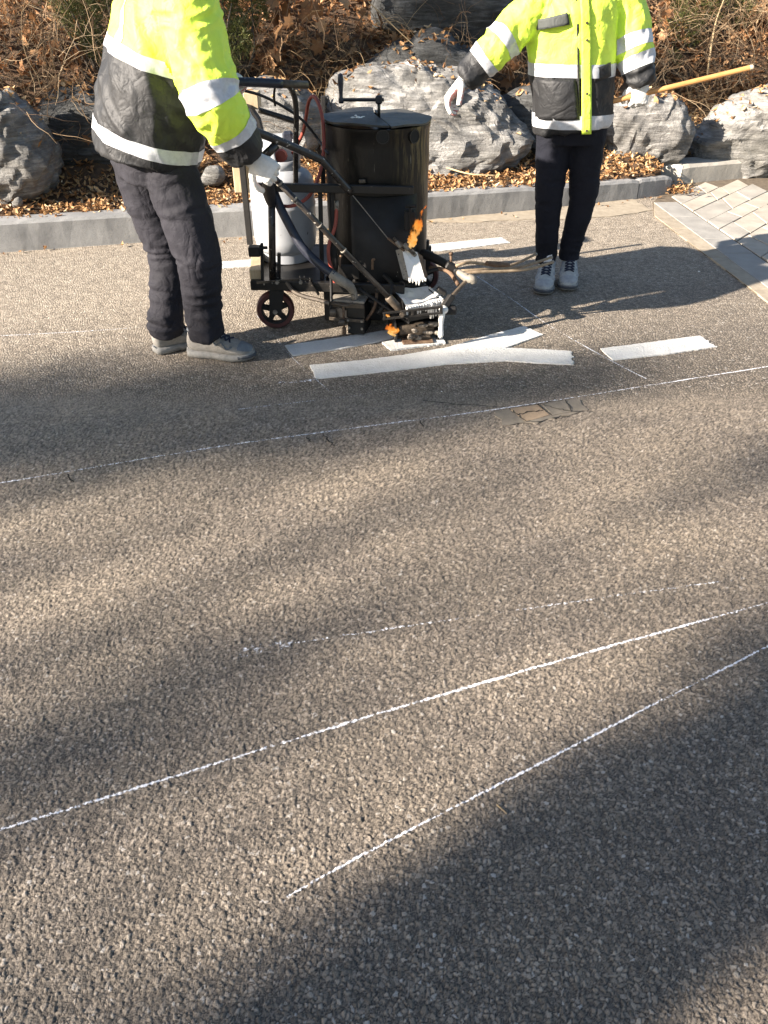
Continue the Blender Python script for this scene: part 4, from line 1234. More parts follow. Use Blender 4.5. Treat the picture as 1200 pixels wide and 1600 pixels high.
def seg_dist(p, pts, rs):
    """(distance, normalised distance, arc length) of p to a polyline"""
    best = (9, 9, 0); acc = 0
    for i in range(len(pts) - 1):
        a, b = pts[i], pts[i+1]
        d = b - a
        L = d.length
        t = max(0, min(1, (p - a).dot(d) / (L * L)))
        dd = (p - (a + d * t)).length
        r = rs[i] + (rs[i+1] - rs[i]) * t
        if dd / r < best[1]: best = (dd, dd / r, acc + t * L)
        acc += L
    return best
def mesh_from(me, name, mats, parent, smooth=True):
    V = np.empty(len(me.vertices) * 3); me.vertices.foreach_get('co', V)
    V = V.reshape(-1, 3)
    lo, hi = V.min(0), V.max(0)
    c = np.array([(lo[0]+hi[0])/2, (lo[1]+hi[1])/2, lo[2]])
    me.vertices.foreach_set('co', (V - c).ravel())
    me.name = name
    me.materials.clear()
    me.polygons.foreach_set('use_smooth', [smooth] * len(me.polygons))
    me.update()
    return link_mesh(name, me, mats, parent, Vector(c))
def fold(p, s, k, seed):
    """crisp cloth folds: ridged noise"""
    q_ = Vector((p.x * k[0], p.y * k[1], p.z * k[2])) + Vector((seed, seed * .7, 0))
    n = noise.noise(q_ + Vector((0, 0, noise.noise(q_ * .6) * 1.4)))
    return s * (1 - 2.2 * abs(n))

def make_jacket(person, torso, u, arms, bands_t, black_t, sleeve_rules, axis_o, axis_n, fold_seed, braces=None, skip=None):
    """torso: rings; arms: list of (pts, radii); bands_t: [(lo, hi)] along the axis; black_t: below this the cloth is black
    sleeve_rules: per arm ([(lo, hi) bands by arc length], arc length where black starts)"""
    parts = [ell_tube(torso, u, 28)]
    for pts, rs in arms: parts.append(round_tube(pts, rs, 16, 6))
    me = union_mesh(parts, 0.0085, 5)
    bm = bmesh.new(); bm.from_mesh(me); bpy.data.meshes.remove(me)
    tc = [r[0] for r in torso]; tr = [max(r[1], r[2]) * 0.92 for r in torso]
    armd = [catmull([Vector(x) for x in pts], rs, 6) for pts, rs in arms]
    bm.normal_update()
    mv = []
    for v in bm.verts:
        p = v.co
        da = min(seg_dist(p, a[0], a[1])[1] for a in armd)
        on_arm = da < 1.12
        if on_arm:
            d = fold(p, 0.011, (8, 8, 12), fold_seed + 3) + fold(p, 0.0045, (21, 21, 15), fold_seed + 8) + 0.004 * noise.noise(p * 26) - 0.004
        else:
            pq = Vector((p.x + .55 * p.z, p.y - .3 * p.z, p.z * .8))
            d = fold(pq, 0.013, (5.0, 5.0, 3.2), fold_seed) + fold(pq, 0.006, (12, 12, 6), fold_seed + 5) + 0.004 * noise.noise(Vector((p.x * 20, p.y * 20, p.z * 14))) + 0.006 * noise.noise(p * 4) - 0.006
        mv.append(v.normal * d)
    for v, d in zip(bm.verts, mv): v.co += d
    bm.faces.ensure_lookup_table()
    cls = bm.faces.layers.int.new('cls')
    u = Vector(u).normalized()
    def classify():
        for f in bm.faces:
            c = f.calc_center_median()
            best, k = 1.22, 0
            for i, a in enumerate(armd):
                d = seg_dist(c, a[0], a[1])
                if d[1] < best and d[2] > 0.13: best, k = d[1], i + 1
            f[cls] = k
    classify()
    def cut(faces, co, no):
        g = list(faces)
        es = {e for f in g for e in f.edges}; vs2 = {v for f in g for v in f.verts}
        bmesh.ops.bisect_plane(bm, geom=g + list(es) + list(vs2), dist=0.0002, plane_co=co, plane_no=no)
    for t in sorted({x for b in bands_t for x in b} | {black_t}):
        cut([f for f in bm.faces if f[cls] == 0], axis_o + axis_n * t, axis_n)
    if braces:
        for x in braces: cut([f for f in bm.faces if f[cls] == 0], axis_o + u * x, u)
    def arc_pt(a, s):
        acc = 0
        for p0, p1 in zip(a[0], a[0][1:]):
            L = (p1 - p0).length
            if acc + L >= s: return p0.lerp(p1, (s - acc) / L), (p1 - p0).normalized()
            acc += L
        return a[0][-1], (a[0][-1] - a[0][-2]).normalized()
    for i, (bl, bs_) in enumerate(sleeve_rules):
        for s in sorted({x for b in bl for x in b} | {bs_}):
            co, no = arc_pt(armd[i], s)
            cut([f for f in bm.faces if f[cls] == i + 1 and abs((f.calc_center_median() - co).dot(no)) < 0.08], co, no)
    mats = [M['hivis'], M['black_cloth']]
    groups = {}
    for f in bm.faces:
        c = f.calc_center_median()
        k = f[cls]
        if k == 0:
            t = (c - axis_o).dot(axis_n)
            f.material_index = 1 if t < black_t else 0
            for bi, (lo, hi) in enumerate(bands_t):
                if lo < t < hi: groups.setdefault(('t', bi), []).append(f)
            if braces and t > max(b[1] for b in bands_t):
                x = (c - axis_o).dot(u)
                if braces[0] < x < braces[1]: groups.setdefault(('b', 0), []).append(f)
        else:
            a = armd[k - 1]
            bl, bs_ = sleeve_rules[k - 1]
            co, no = arc_pt(a, bs_)
            f.material_index = 1 if (c - co).dot(no) > 0 and seg_dist(c, a[0], a[1])[2] > bs_ - 0.1 else 0
            s = seg_dist(c, a[0], a[1])[2]
            for bi, (lo, hi) in enumerate(bl):
                c0, n0 = arc_pt(a, lo); c1, n1 = arc_pt(a, hi)
                if (c - c0).dot(n0) > 0 and (c - c1).dot(n1) < 0 and lo - 0.08 < s < hi + 0.08: groups.setdefault((k, bi), []).append(f)
    bm.normal_update()
    bandgeo = []
    for key, fs in groups.items():
        idx = {}
        V, F = [], []
        for f in fs:
            q_ = []
            for v in f.verts:
                if v not in idx:
                    idx[v] = len(V)
                    V.append(v.co + v.normal * 0.0022)
                q_.append(idx[v])
            F.append(tuple(q_))
        bandgeo.append((V, F))
    me = bpy.data.meshes.new('jacket')
    bm.to_mesh(me)
    bm.free()
    mi = np.empty(len(me.polygons), dtype=np.int32); me.polygons.foreach_get('material_index', mi)
    jk = mesh_from(me, 'jacket', mats, person)
    jk.data.polygons.foreach_set('material_index', mi)
    for V, F in bandgeo:
        mesh_obj('reflective_band', V, F, M['band'], jk, True)
    return jk
def make_trousers(person, pelvis, legs, mat, seed, ankle_fold=0.010):
    parts = [ell_tube(*pelvis)]
    for pts, rs in legs: parts.append(round_tube(pts, rs, 16, 6))
    me = union_mesh(parts, 0.0085, 4)
    bm = bmesh.new(); bm.from_mesh(me); bm.normal_update()
    mv = []
    zmin = min(v.co.z for v in bm.verts)
    for v in bm.verts:
        p = v.co
        h = p.z - zmin
        a = float(np.interp(h, [0, 0.05, 0.18, 0.30, 0.42, 0.52, 0.7], [0.35, 1.0, 0.8, 0.45, 0.9, 0.4, 0.5])) * ankle_fold
        d = fold(p, a, (6, 6, 17), seed) + fold(p, a * 0.35, (16, 16, 22), seed + 4) + 0.005 * noise.noise(p * 7)
        mv.append(v.normal * d)
    for v, d in zip(bm.verts, mv): v.co += d
    bm.to_mesh(me); bm.free()
    return mesh_from(me, 'trousers', [mat], person)
def hand_geo(wrist, d, n, thumb_side, curls, thumb_curl=0.6, sc=1.0, rad=0.0105, spread=0.0):
    """palm + five fingers. d: towards the knuckles, n: palm side, thumb_side: +-1"""
    d = d.normalized(); n = (n - d * n.dot(d)).normalized()
    s = d.cross(n) * thumb_side
    P = []
    k0 = wrist + d * 0.092 * sc
    P.append(ell_tube([(wrist - d * .02 * sc, .030 * sc, .024 * sc), (wrist + d * .015 * sc, .034 * sc, .023 * sc), (wrist + d * .055 * sc, .044 * sc, .021 * sc), (k0, .043 * sc, .017 * sc)], s, 14))
    tips = []
    for i, (off, L) in enumerate(((.032, .070), (.011, .078), (-.011, .073), (-.031, .057))):
        b = k0 + s * off * sc - d * (0.004 * abs(i - 1)) * sc
        dd, nn = d + s * spread * (1.5 - i), n.copy()
        dd.normalize()
        cur = b - d * .012 * sc
        pts, rs = [cur, b], [rad * sc * 1.08, rad * sc * 1.08]
        c = curls[i] if isinstance(curls[0], (list, tuple)) else curls
        for j, (fr, ang) in enumerate(zip((.44, .31, .25), c)):
            dd = (dd * math.cos(ang) + nn * math.sin(ang)).normalized()
            nn = (n - dd * n.dot(dd)); nn = nn.normalized() if nn.length > .05 else (-d)
            if dd.dot(n) > .5 or dd.dot(d) < 0:
                nn = dd.cross(s).normalized()
                if nn.dot(-d) < 0 and dd.dot(n) > 0: nn = -nn
                if dd.dot(n) < 0 and nn.dot(d) > 0: nn = -nn
            b = b + dd * L * fr * sc
            pts.append(b); rs.append(rad * sc * (1.0 - .1 * (j + 1)))
        P.append(round_tube(pts, rs, 10, 3))
        tips.append(b)
    tb = wrist + d * .022 * sc + s * .030 * sc + n * .006 * sc
    t1 = tb + (d * .55 + s * .75 + n * .3).normalized() * .042 * sc
    t2 = t1 + (d * .85 + s * (.35 - thumb_curl * .6) + n * (.35 + thumb_curl * .5)).normalized() * .033 * sc
    t3 = t2 + (d * .8 - s * thumb_curl * .6 + n * (.35 + thumb_curl * .6)).normalized() * .026 * sc
    P.append(round_tube([tb - d * .012 * sc, tb, t1, t2, t3], [.017 * sc, .016 * sc, rad * 1.2 * sc, rad * 1.1 * sc, rad * .9 * sc], 10, 3))
    return P
def make_glove(person, wrist, d, n, side, curls, thumb=0.6, sc=1.08, spread=0.0):
    me = union_mesh(hand_geo(wrist, d, n, side, curls, thumb, sc, 0.0112, spread), 0.0028, 2)
    bm = bmesh.new(); bm.from_mesh(me); bm.normal_update()
    nd = (n - d.normalized() * n.dot(d.normalized())).normalized()
    s = d.normalized().cross(nd)
    for v in bm.verts: v.co += v.normal * 0.0012 * noise.noise(v.co * 90)
    mi = []
    for f in bm.faces:
        c = f.calc_center_median() - wrist
        x = c.dot(d.normalized())
        mi.append(1 if (f.normal.dot(nd) > 0.25 and x > 0.035 and noise.noise(f.calc_center_median() * 60) > -0.25) else 0)
    bm.to_mesh(me); bm.free()
    o = mesh_from(me, 'glove', [M['glove'], M['glove_red']], person)
    o.data.polygons.foreach_set('material_index', mi)
    return o
def make_shoe(person, heel, toe, mat, mat2, sole_mat, label=None, hgt=1.0, lace=True, sc=1.0):
    heel, toe = Vector(heel), Vector(toe)
    d = (toe - heel); L = d.length; d.normalize()
    s = Vector((d.y, -d.x, 0)).normalized()
    up = Vector((0, 0, 1))
    prof = [(0.0, .018, .050, .052), (.03, .031, .085, .035), (.10, .037, .100, .026), (.22, .038, .102, .024), (.32, .039, .098, .024), (.42, .042, .086, .024), (.52, .046, .073, .023), (.64, .050, .061, .022), (.76, .050, .052, .022), (.88, .043, .044, .023), (.95, .031, .038, .026), (1.0, .012, .031, .030)]
    V, F = [], []
    seg = 18
    for t, w, top, bot in prof:
        c = heel + d * (t * L)
        w *= sc; top = top * hgt * sc + 0.004
        for k in range(seg):
            a = 2 * math.pi * k / seg
            ca, sa = math.cos(a), math.sin(a)
            hw = w * math.copysign(abs(ca) ** .7, ca) * (1 if sa < 0.2 else (1 - .32 * max(0, sa - .2)))
            mid, hh = (top + bot) / 2, (top - bot) / 2
            V.append(c + s * hw + up * (mid + hh * math.copysign(abs(sa) ** .75, sa)))
    n = len(prof)
    for i in range(n - 1):
        for k in range(seg):
            k2 = (k + 1) % seg
            F.append((i*seg+k, i*seg+k2, (i+1)*seg+k2, (i+1)*seg+k))
    F += [tuple(range(seg))[::-1], tuple((n-1)*seg+k for k in range(seg))]
    sh = mesh_obj('shoe', V, F, mat, person, True)
    m = sh.modifiers.new('s', 'SUBSURF'); m.levels = 1; m.render_levels = 1
    # sole
    V, F = [], []
    pr = [(-.02, .012), (.0, .028), (.06, .037), (.2, .040), (.4, .040), (.55, .049), (.7, .054), (.85, .049), (.94, .037), (1.0, .020), (1.015, .006)]
    for t, w in pr:
        z0 = 0.008 * max(0, (t - .75) / .25) ** 2 + (0.006 if t < 0 else 0)
        for (ww, z) in ((-w, .002), (-w * 1.03, .022), (-w * .9, .030), (w * .9, .030), (w * 1.03, .022), (w, .002)):
            V.append(heel + d * (t * L) + s * ww * sc + up * (z + z0 + 0.004))
    for i in range(len(pr) - 1):
        for k in range(6):
            F.append((i*6+k, i*6+(k+1) % 6, (i+1)*6+(k+1) % 6, (i+1)*6+k))
    F += [tuple(range(6))[::-1], tuple((len(pr)-1)*6+k for k in range(6))]
    mesh_obj('sole', V, F, sole_mat, sh, 'auto')
    def top_at(t, x, lift=.002):
        w = float(np.interp(t, [p[0] for p in prof], [p[1] for p in prof])) * sc
        top = float(np.interp(t, [p[0] for p in prof], [p[2] for p in prof])) * hgt * sc + .004
        bot = float(np.interp(t, [p[0] for p in prof], [p[3] for p in prof]))
        z = bot + (top - bot) * (.5 + .5 * max(0, 1 - abs(x / w) ** 2.6) ** .5)
        return heel + d * (t * L) + s * x + up * (z + lift)
    if lace:
        for i in range(5):
            t0 = .36 + i * .065
            mb = MB()
            w = .024 * sc
            mb.tube([top_at(t0, -w), top_at(t0 + .03, 0, .004), top_at(t0 + .06, w)], .0040, 5, 3)
            mb.tube([top_at(t0, w), top_at(t0 + .03, 0, .005), top_at(t0 + .06, -w)], .0040, 5, 3)
            mb.obj('lace', M['lace'], sh)
        mb = MB()
        for sg in (-1, 1):
            mb.tube([top_at(.34, 0, .004), top_at(.33, sg * .02, .016), top_at(.37, sg * .034, .010), top_at(.36, sg * .008, .006)], .0038, 5, 4)
        mb.obj('lace', M['lace'], sh)
    if lace:
        V = []
        for i in range(5):
            for k in range(5):
                x = (-.020 + .010 * k) * sc * (1 - .08 * i)
                V.append(top_at(.40 - .035 * i, 0, .003 + .010 * i) + s * x - up * abs(x) * .35)
        tg = mesh_obj('tongue', V, [(i*5+k, i*5+k+1, (i+1)*5+k+1, (i+1)*5+k) for i in range(4) for k in range(4)], M['sock'], sh, True)
        sd = tg.modifiers.new('t', 'SOLIDIFY'); sd.thickness = .006
        mb = MB(); mb.tube([top_at(.22, -.034 * sc, -.012), top_at(.12, -.030 * sc, .0), top_at(.03, 0, .002), top_at(.12, .030 * sc, .0), top_at(.22, .034 * sc, -.012)], .007, 8, 4); mb.obj('padded_collar', mat2, sh, True)
        mb = MB(); mb.tube([heel + d * (L * .80) + s * .047 * sc + up * .022, heel + d * (L * .95) + s * .030 * sc + up * .026, heel + d * (L * 1.01) + up * .028, heel + d * (L * .95) - s * .030 * sc + up * .026, heel + d * (L * .80) - s * .047 * sc + up * .022], .009, 8, 4); mb.obj('toe_bumper', M['toe_rubber'], sh, True)
    for sg in (-1, 1):                     # zigzag side overlays and a toe cap
        mb = MB()
        w = lambda t: float(np.interp(t, [p[0] for p in prof], [p[1] for p in prof])) * sc
        pts = []
        for i, t in enumerate((.16, .24, .32, .40, .48, .56, .64, .72)):
            pts.append(top_at(t, sg * w(t) * (.995 if i % 2 == 0 else .80), .0005))
        mb.tube(pts, .0042, 5, 2)
        mb.obj('side_overlay', mat2, sh, True)
    V, F = [], []
    for i, t in enumerate((.80, .85, .9, .95, .985)):
        w_ = float(np.interp(t, [p[0] for p in prof], [p[1] for p in prof])) * sc
        for k in range(9):
            x = w_ * (-.96 + 1.92 * k / 8)
            V.append(top_at(t, x, .0025))
    F = [(i*9+k, i*9+k+1, (i+1)*9+k+1, (i+1)*9+k) for i in range(4) for k in range(8)]
    mesh_obj('toe_cap', V, F, mat2, sh, True)
    return sh
def make_body(name, label, parts, mat):
    me = union_mesh(parts, 0.010, 3)
    o = mesh_from(me, name, [mat], None)
    tag(o, label, 'person', 'road workers')
    return o
def head_parts(c, f, up):
    """head: c centre, f facing, up"""
    f = f.normalized(); s = f.cross(up).normalized(); up = s.cross(f)
    R = Matrix((s, f, up)).transposed()
    pl = lambda x, y, z: c + s * x + f * y + up * z
    P = [ellipsoid(pl(0, -.008, .02), (.076, .095, .10), R), ellipsoid(pl(0, .018, -.055), (.058, .066, .068), R), ellipsoid(pl(0, .066, -.10), (.022, .02, .018), R),
         tube_geo([pl(0, .075, .02), pl(0, .098, -.03), pl(0, .085, -.042)], [.009, .016, .012], 8), ellipsoid(pl(0, .078, .03), (.05, .014, .01), R),
         ellipsoid(pl(0, .078, -.068), (.022, .013, .006), R), ellipsoid(pl(0, .076, -.08), (.019, .012, .007), R)]
    for k in (-1, 1): P.append(ellipsoid(pl(k * .078, -.008, -.012), (.010, .02, .032), R))
    return P, pl, R
def add_eyes(person, pl, R):
    for k in (-1, 1):
        v, f = ellipsoid(pl(k * .032, .076, .006), (.012, .010, .009), R)
        mesh_obj('eye', v, f, M['eye'], person, True)

# ------------------------------------------------------------------ left worker: seen from his right and slightly from behind, stooping over the handles
F1 = Vector((.87, .49, 0)).normalized(); R1 = Vector((F1.y, -F1.x, 0))
Yc = 3.42
sh_c = W(264, 6, Yc)
R_sh = W(292, 8, 3.24); R_el = W(334, 160, 3.14); R_wr = W(388, 243, 3.22)
L_sh = sh_c - R1 * 0.19 + Vector((0, 0, -0.02)); L_wr = W(336, 128, 3.74); L_el = L_sh.lerp(L_wr, .5) + Vector((.02, .10, -.10))
hipR, kneeR, ankR = W(262, 252, 3.32), W(309, 400, 3.26), W(323, 528, 3.28)
hipL, kneeL, ankL = W(212, 250, 3.50), W(263, 398, 3.50), W(262, 524, 3.43)
pel = W(236, 236, Yc)
head_c = W(318, -46, 3.50)
hf = Vector((F1.x, F1.y, -0.55)).normalized()
hp, pl, Rh = head_parts(head_c, hf, Vector((0, 0, 1)))
body_parts = hp + [ell_tube([(pel + Vector((0, 0, -.06)), .15, .11), (pel + Vector((0, 0, .05)), .15, .105), (W(248, 120, Yc), .15, .10), (W(258, 40, Yc), .17, .105), (sh_c, .16, .09), (sh_c + Vector((.05, .03, .07)), .07, .06)], R1),
    round_tube([sh_c + Vector((.03, .02, .03)), sh_c.lerp(head_c, .55), head_c + Vector((-.01, 0, -.06))], [.062, .055, .055]),
    round_tube([R_sh, R_el, R_wr], [.055, .045, .03]), round_tube([L_sh, L_el, L_wr], [.055, .045, .03]),
    round_tube([hipR, kneeR, ankR], [.08, .055, .038]), round_tube([hipL, kneeL, ankL], [.08, .055, .038])]
p1 = make_body('person', 'worker in dark grey trousers and walking shoes, seen from behind, gripping the machine lever', body_parts, M['skin'])
torso = [(W(231, 238, Yc) + Vector((0, 0, -.012)), .238, .205), (W(234, 200, Yc), .242, .205), (W(240, 150, Yc), .240, .198), (W(250, 90, Yc), .245, .185), (W(258, 40, Yc), .245, .175), (sh_c, .215, .15), (sh_c + Vector((.03, .02, .07)), .12, .11), (sh_c + Vector((.055, .03, .13)), .085, .085)]
ax_o = torso[0][0]
ax_n = ((torso[4][0] - torso[0][0]).normalized() - F1 * 0.02).normalized()
armR = ([sh_c + R1 * .10 + Vector((0, 0, -.01)), R_sh, R_sh.lerp(R_el, .5), R_el, R_el.lerp(R_wr, .55), R_wr], [.10, .112, .108, .100, .088, .070])
armL = ([sh_c - R1 * .10, L_sh, L_el, L_wr], [.10, .108, .092, .068])
arc = lambda P, k: sum((P[i+1] - P[i]).length for i in range(k))
sR, eR, wR_ = arc(armR[0], 1), arc(armR[0], 3), arc(armR[0], 5)
sL, eL, wL_ = arc(armL[0], 1), arc(armL[0], 2), arc(armL[0], 3)
jk1 = make_jacket(p1, torso, R1, [armR, armL], [(0.048, 0.098), (0.345, 0.392)], 0.345,
    [([(eR - .042, eR + .006), (eR + .098, eR + .146)], eR + .146), ([(eL - .05, eL), (eL + .09, eL + .14)], eL + .14)], ax_o, ax_n, 1.0, braces=(0.085, 0.135))
make_trousers(p1, ([(pel + Vector((0, 0, -.10)), .17, .135), (pel + Vector((0, 0, -.02)), .175, .14), (pel + Vector((0, 0, .10)), .165, .13)], R1),
    [([hipR + Vector((-.02, .02, .02)), hipR.lerp(kneeR, .4), kneeR, kneeR.lerp(ankR, .5), ankR + Vector((0, 0, .06)), ankR + Vector((0.005, 0, .005))], [.100, .106, .090, .077, .071, .073]),
     ([hipL + Vector((0, 0, .02)), hipL.lerp(kneeL, .4), kneeL, kneeL.lerp(ankL, .5), ankL + Vector((0, 0, .06)), ankL + Vector((0, 0, .012))], [.100, .104, .088, .079, .075, .077])], M['trouser_grey'], 2.0, 0.013)
make_shoe(p1, G(296, 556) + Vector((0, 0.015, 0)), G(398, 561), M['shoe_tan'], M['shoe_blue'], M['sole'], hgt=1.3, sc=1.12)
make_shoe(p1, G(243, 553), G(312, 536) + Vector((0.02, 0.03, 0)), M['shoe_tan'], M['shoe_blue'], M['sole'], hgt=1.3, sc=1.12)
lev_a, lev_b = W(408, 256, 3.285), W(616, 474, 3.50)
lev_d = (lev_b - lev_a).normalized()
hd = (W(412, 262, 3.26) - R_wr).normalized()
make_glove(p1, R_wr + hd * 0.018, Vector((.80, .05, -.62)), Vector((.10, .9, -.35)), -1, (1.15, 1.25, .7), 0.15)
make_glove(p1, L_wr + Vector((.01, 0, 0)), Vector((.8, .3, .1)), Vector((.1, .05, -1)), 1, (1.1, 1.2, .8), 0.5)
# hi-vis cap with a brim
def cap(person, pl, R, mat):
    bm = bmesh.new()
    bmesh.ops.create_icosphere(bm, subdivisions=4, radius=1)
    bmesh.ops.bisect_plane(bm, geom=bm.verts[:] + bm.edges[:] + bm.faces[:], plane_co=(0, 0, .1), plane_no=(0, 0, -1), clear_outer=True)
    V = [pl(v.co.x * .088, v.co.y * .106 - .006, v.co.z * .108 + .03) for v in bm.verts]
    bm.verts.index_update()
    F = [tuple(v.index for v in f.verts) for f in bm.faces]
    bm.free()
    o = mesh_obj('cap', V, F, mat, person, True)
    V, F = [], []
    for i in range(13):
        a = math.radians(-70 + 140 * i / 12)
        for j, r in enumerate((0, .5, 1)):
            V.append(pl(math.sin(a) * (.088 + .0 * r), math.cos(a) * .10 + r * .075 * max(.0, math.cos(a * 1.15)), .038 - .018 * r))
    F = [(i*3+j, (i+1)*3+j, (i+1)*3+j+1, i*3+j+1) for i in range(12) for j in range(2)]
    b = mesh_obj('brim', V, F, mat, o, True)
    sd = b.modifiers.new('t', 'SOLIDIFY'); sd.thickness = .004
    return o
cap(p1, pl, Rh, M['hivis'])
add_eyes(p1, pl, Rh)

# ------------------------------------------------------------------ right worker: facing the camera
F2 = Vector((-.06, -1, 0)).normalized(); R2 = Vector((F2.y, -F2.x, 0))     # his right: picture left
Yp = 4.36
hem_z = W(892, 207, 4.22).z
top_z = W(892, -14, Yp).z
cx = lambda y: W(893, y, Yp).x
pelv = Vector((cx(195), Yp, hem_z + .04))
shc = Vector((cx(0), Yp, top_z))
aS, aE, aW = W(838, 12, 4.36), W(778, 72, 4.30), W(726, 124, 4.30)
bS, bE, bW = W(974, 14, 4.38), W(992, 82, 4.32), W(1003, 134, 4.28)
h1, k1, n1_ = Vector((cx(195) - .085, Yp, hem_z + .02)), W(858, 310, 4.36), W(853, 402, 4.395)
h2, k2_, n2_ = Vector((cx(195) + .085, Yp, hem_z + .02)), W(911, 308, 4.37), W(890, 397, 4.43)
head2 = shc + Vector((0, -.03, .22))
hp2, pl2, Rh2 = head_parts(head2, Vector((-.15, -1, -.25)), Vector((0, 0, 1)))
body_parts = hp2 + [ell_tube([(pelv + Vector((0, 0, -.07)), .14, .10), (pelv + Vector((0, 0, .06)), .14, .10), (shc.lerp(pelv, .4), .15, .10), (shc + Vector((0, 0, -.08)), .16, .10), (shc, .14, .08), (shc + Vector((0, 0, .06)), .07, .06)], R2),
    round_tube([shc, shc.lerp(head2, .5), head2 + Vector((0, 0, -.05))], [.062, .055, .055]),
    round_tube([aS, aE, aW], [.05, .042, .028]), round_tube([bS, bE, bW], [.05, .042, .028]),
    round_tube([h1, k1, n1_], [.07, .048, .034]), round_tube([h2, k2_, n2_], [.07, .048, .034])]
p2 = make_body('person', 'worker facing the camera in dark navy trousers and pale trainers, holding a broom handle', body_parts, M['skin'])
torso2 = [(Vector((cx(205), Yp, hem_z)), .192, .140), (Vector((cx(190), Yp, hem_z + .05)), .198, .148), (Vector((cx(150), Yp, hem_z + .18)), .200, .152), (Vector((cx(80), Yp, hem_z + .36)), .205, .152),
          (Vector((cx(30), Yp, hem_z + .50)), .212, .145), (shc + Vector((0, 0, -.02)), .185, .12), (shc + Vector((0, 0, .05)), .11, .10), (shc + Vector((0, 0, .12)), .085, .085)]
zb = lambda y: W(880, y, 4.215).z - hem_z
armA = ([shc + R2 * .10 + Vector((0, 0, -.03)), aS, aE, aE.lerp(aW, .5), aW], [.085, .098, .082, .072, .060])
armB = ([shc - R2 * .10 + Vector((0, 0, -.03)), bS, bE, bE.lerp(bW, .5), bW], [.085, .096, .082, .072, .060])
eA, eB = arc(armA[0], 2), arc(armB[0], 2)
tA, tB = arc(armA[0], 4), arc(armB[0], 4)
jk2 = make_jacket(p2, torso2, R2, [armA, armB], [(zb(203), zb(181)), (zb(122), zb(101))], zb(122),
    [([(tA - .26, tA - .21), (tA - .145, tA - .095)], tA - .095), ([(eB - .065, eB - .005), (tB - .13, tB - .072)], tB - .072)],
    Vector((cx(205), Yp, hem_z)), Vector((0, 0, 1)), 5.0)
make_trousers(p2, ([(pelv + Vector((0, 0, -.11)), .15, .115), (pelv, .16, .12), (pelv + Vector((0, 0, .12)), .155, .115)], R2),
    [([h1 + Vector((0, 0, .04)), h1.lerp(k1, .45), k1, k1.lerp(n1_, .5), n1_ + Vector((0, 0, .03)), n1_ + Vector((0, 0, -.030))], [.094, .086, .070, .062, .055, .055]),
     ([h2 + Vector((0, 0, .04)), h2.lerp(k2_, .45), k2_, k2_.lerp(n2_, .5), n2_ + Vector((0, 0, .03)), n2_ + Vector((0, 0, -.030))], [.094, .086, .070, .062, .055, .055])], M['trouser_navy'], 6.0, 0.007)
for (hx, hy), (tx, ty), an in (((857, 425), (847, 463), n1_), ((886, 420), (886, 457), n2_)):
    toe_ = G(tx, ty); heel_ = toe_ + (G(hx, hy) - toe_).normalized() * .285
    sh_ = make_shoe(p2, heel_, toe_, M['shoe_white'], M['shoe_pale'], M['sole'], hgt=1.38, sc=1.08)
    mb = MB(); mb.tube([an + Vector((0, .01, -.085)), an + Vector((0, 0, .02))], .036, 12); mb.obj('sock', M['sock'], p2, True)
dA = (aW - aE).normalized()
make_glove(p2, aW + dA * .012, Vector((-.62, -.30, -.62)), Vector((.55, -.15, -.55)), 1, ((.5, .5, .3), (.75, .75, .5), (1.0, .9, .5), (1.2, 1.0, .6)), 0.4, 1.2, 0.05)
st_r = W(1172, 106, 4.22); st_h = W(1004, 147, 4.27)
st_d = (st_r - st_h).normalized()
make_glove(p2, bW + Vector((0, 0, .018)), Vector((-.04, -.12, -1)), Vector((-.12, .95, -.12)), -1, (1.25, 1.35, .8), 0.6, 1.05)
# pockets, flaps and the zip flap follow the front of the jacket
def torso_front(px, z, rings, Yc_, lift):
    zs = [r[0].z for r in rings]
    ru = float(np.interp(z, zs, [r[1] for r in rings])); rv = float(np.interp(z, zs, [r[2] for r in rings])); xc = float(np.interp(z, zs, [r[0].x for r in rings]))
    t = max(-.98, min(.98, (px - xc) / ru))
    return Vector((px, Yc_ - rv * (1 - abs(t) ** 2.35) ** (1 / 2.35) - lift, z))
def patch(quad, name, mat, lift, parent, nx=10, nz=10, thick=.006, puff=.0):
    """quad of pixels (tl, tr, br, bl) projected on the jacket front"""
    Q = [W(x, y, 4.22) for x, y in quad]
    V = []
    for j in range(nz + 1):
        for i in range(nx + 1):
            a = Q[0].lerp(Q[1], i / nx); b = Q[3].lerp(Q[2], i / nx)
            p = a.lerp(b, j / nz)
            e = min(i, nx - i, j, nz - j)
            l = lift + puff * math.sin(math.pi * i / nx) * math.sin(math.pi * j / nz) + .004 * noise.noise(p * 18)
            V.append(torso_front(p.x, p.z, torso2, Yp, l))
    F = [(j*(nx+1)+i, (j+1)*(nx+1)+i, (j+1)*(nx+1)+i+1, j*(nx+1)+i+1) for j in range(nz) for i in range(nx)]
    o = mesh_obj(name, V, F, mat, parent, True)
    sd = o.modifiers.new('t', 'SOLIDIFY'); sd.thickness = thick; sd.offset = -1
    return o
patch([(840, 32), (886, 19), (889, 38), (841, 48)], 'pocket_flap', M['pocket_grey'], .016, jk2, 8, 4)
patch([(841, 126), (898, 122), (904, 186), (840, 190)], 'pocket', M['black_cloth'], .014, jk2, 10, 10, puff=.012)
patch([(926, 107), (956, 98), (957, 120), (927, 128)], 'pocket_flap', M['black_cloth'], .016, jk2, 8, 4)
patch([(906, -12), (922, -12), (924, 150), (921, 208), (909, 208)][:2] + [(923, 209), (908, 209)], 'zip_flap', M['hivis'], .018, jk2, 4, 30, thick=.008)
patch([(899, -12), (903, -12), (905, 200), (902, 200)], 'zip', M['black_cloth'], .010, jk2, 2, 20, thick=.004)
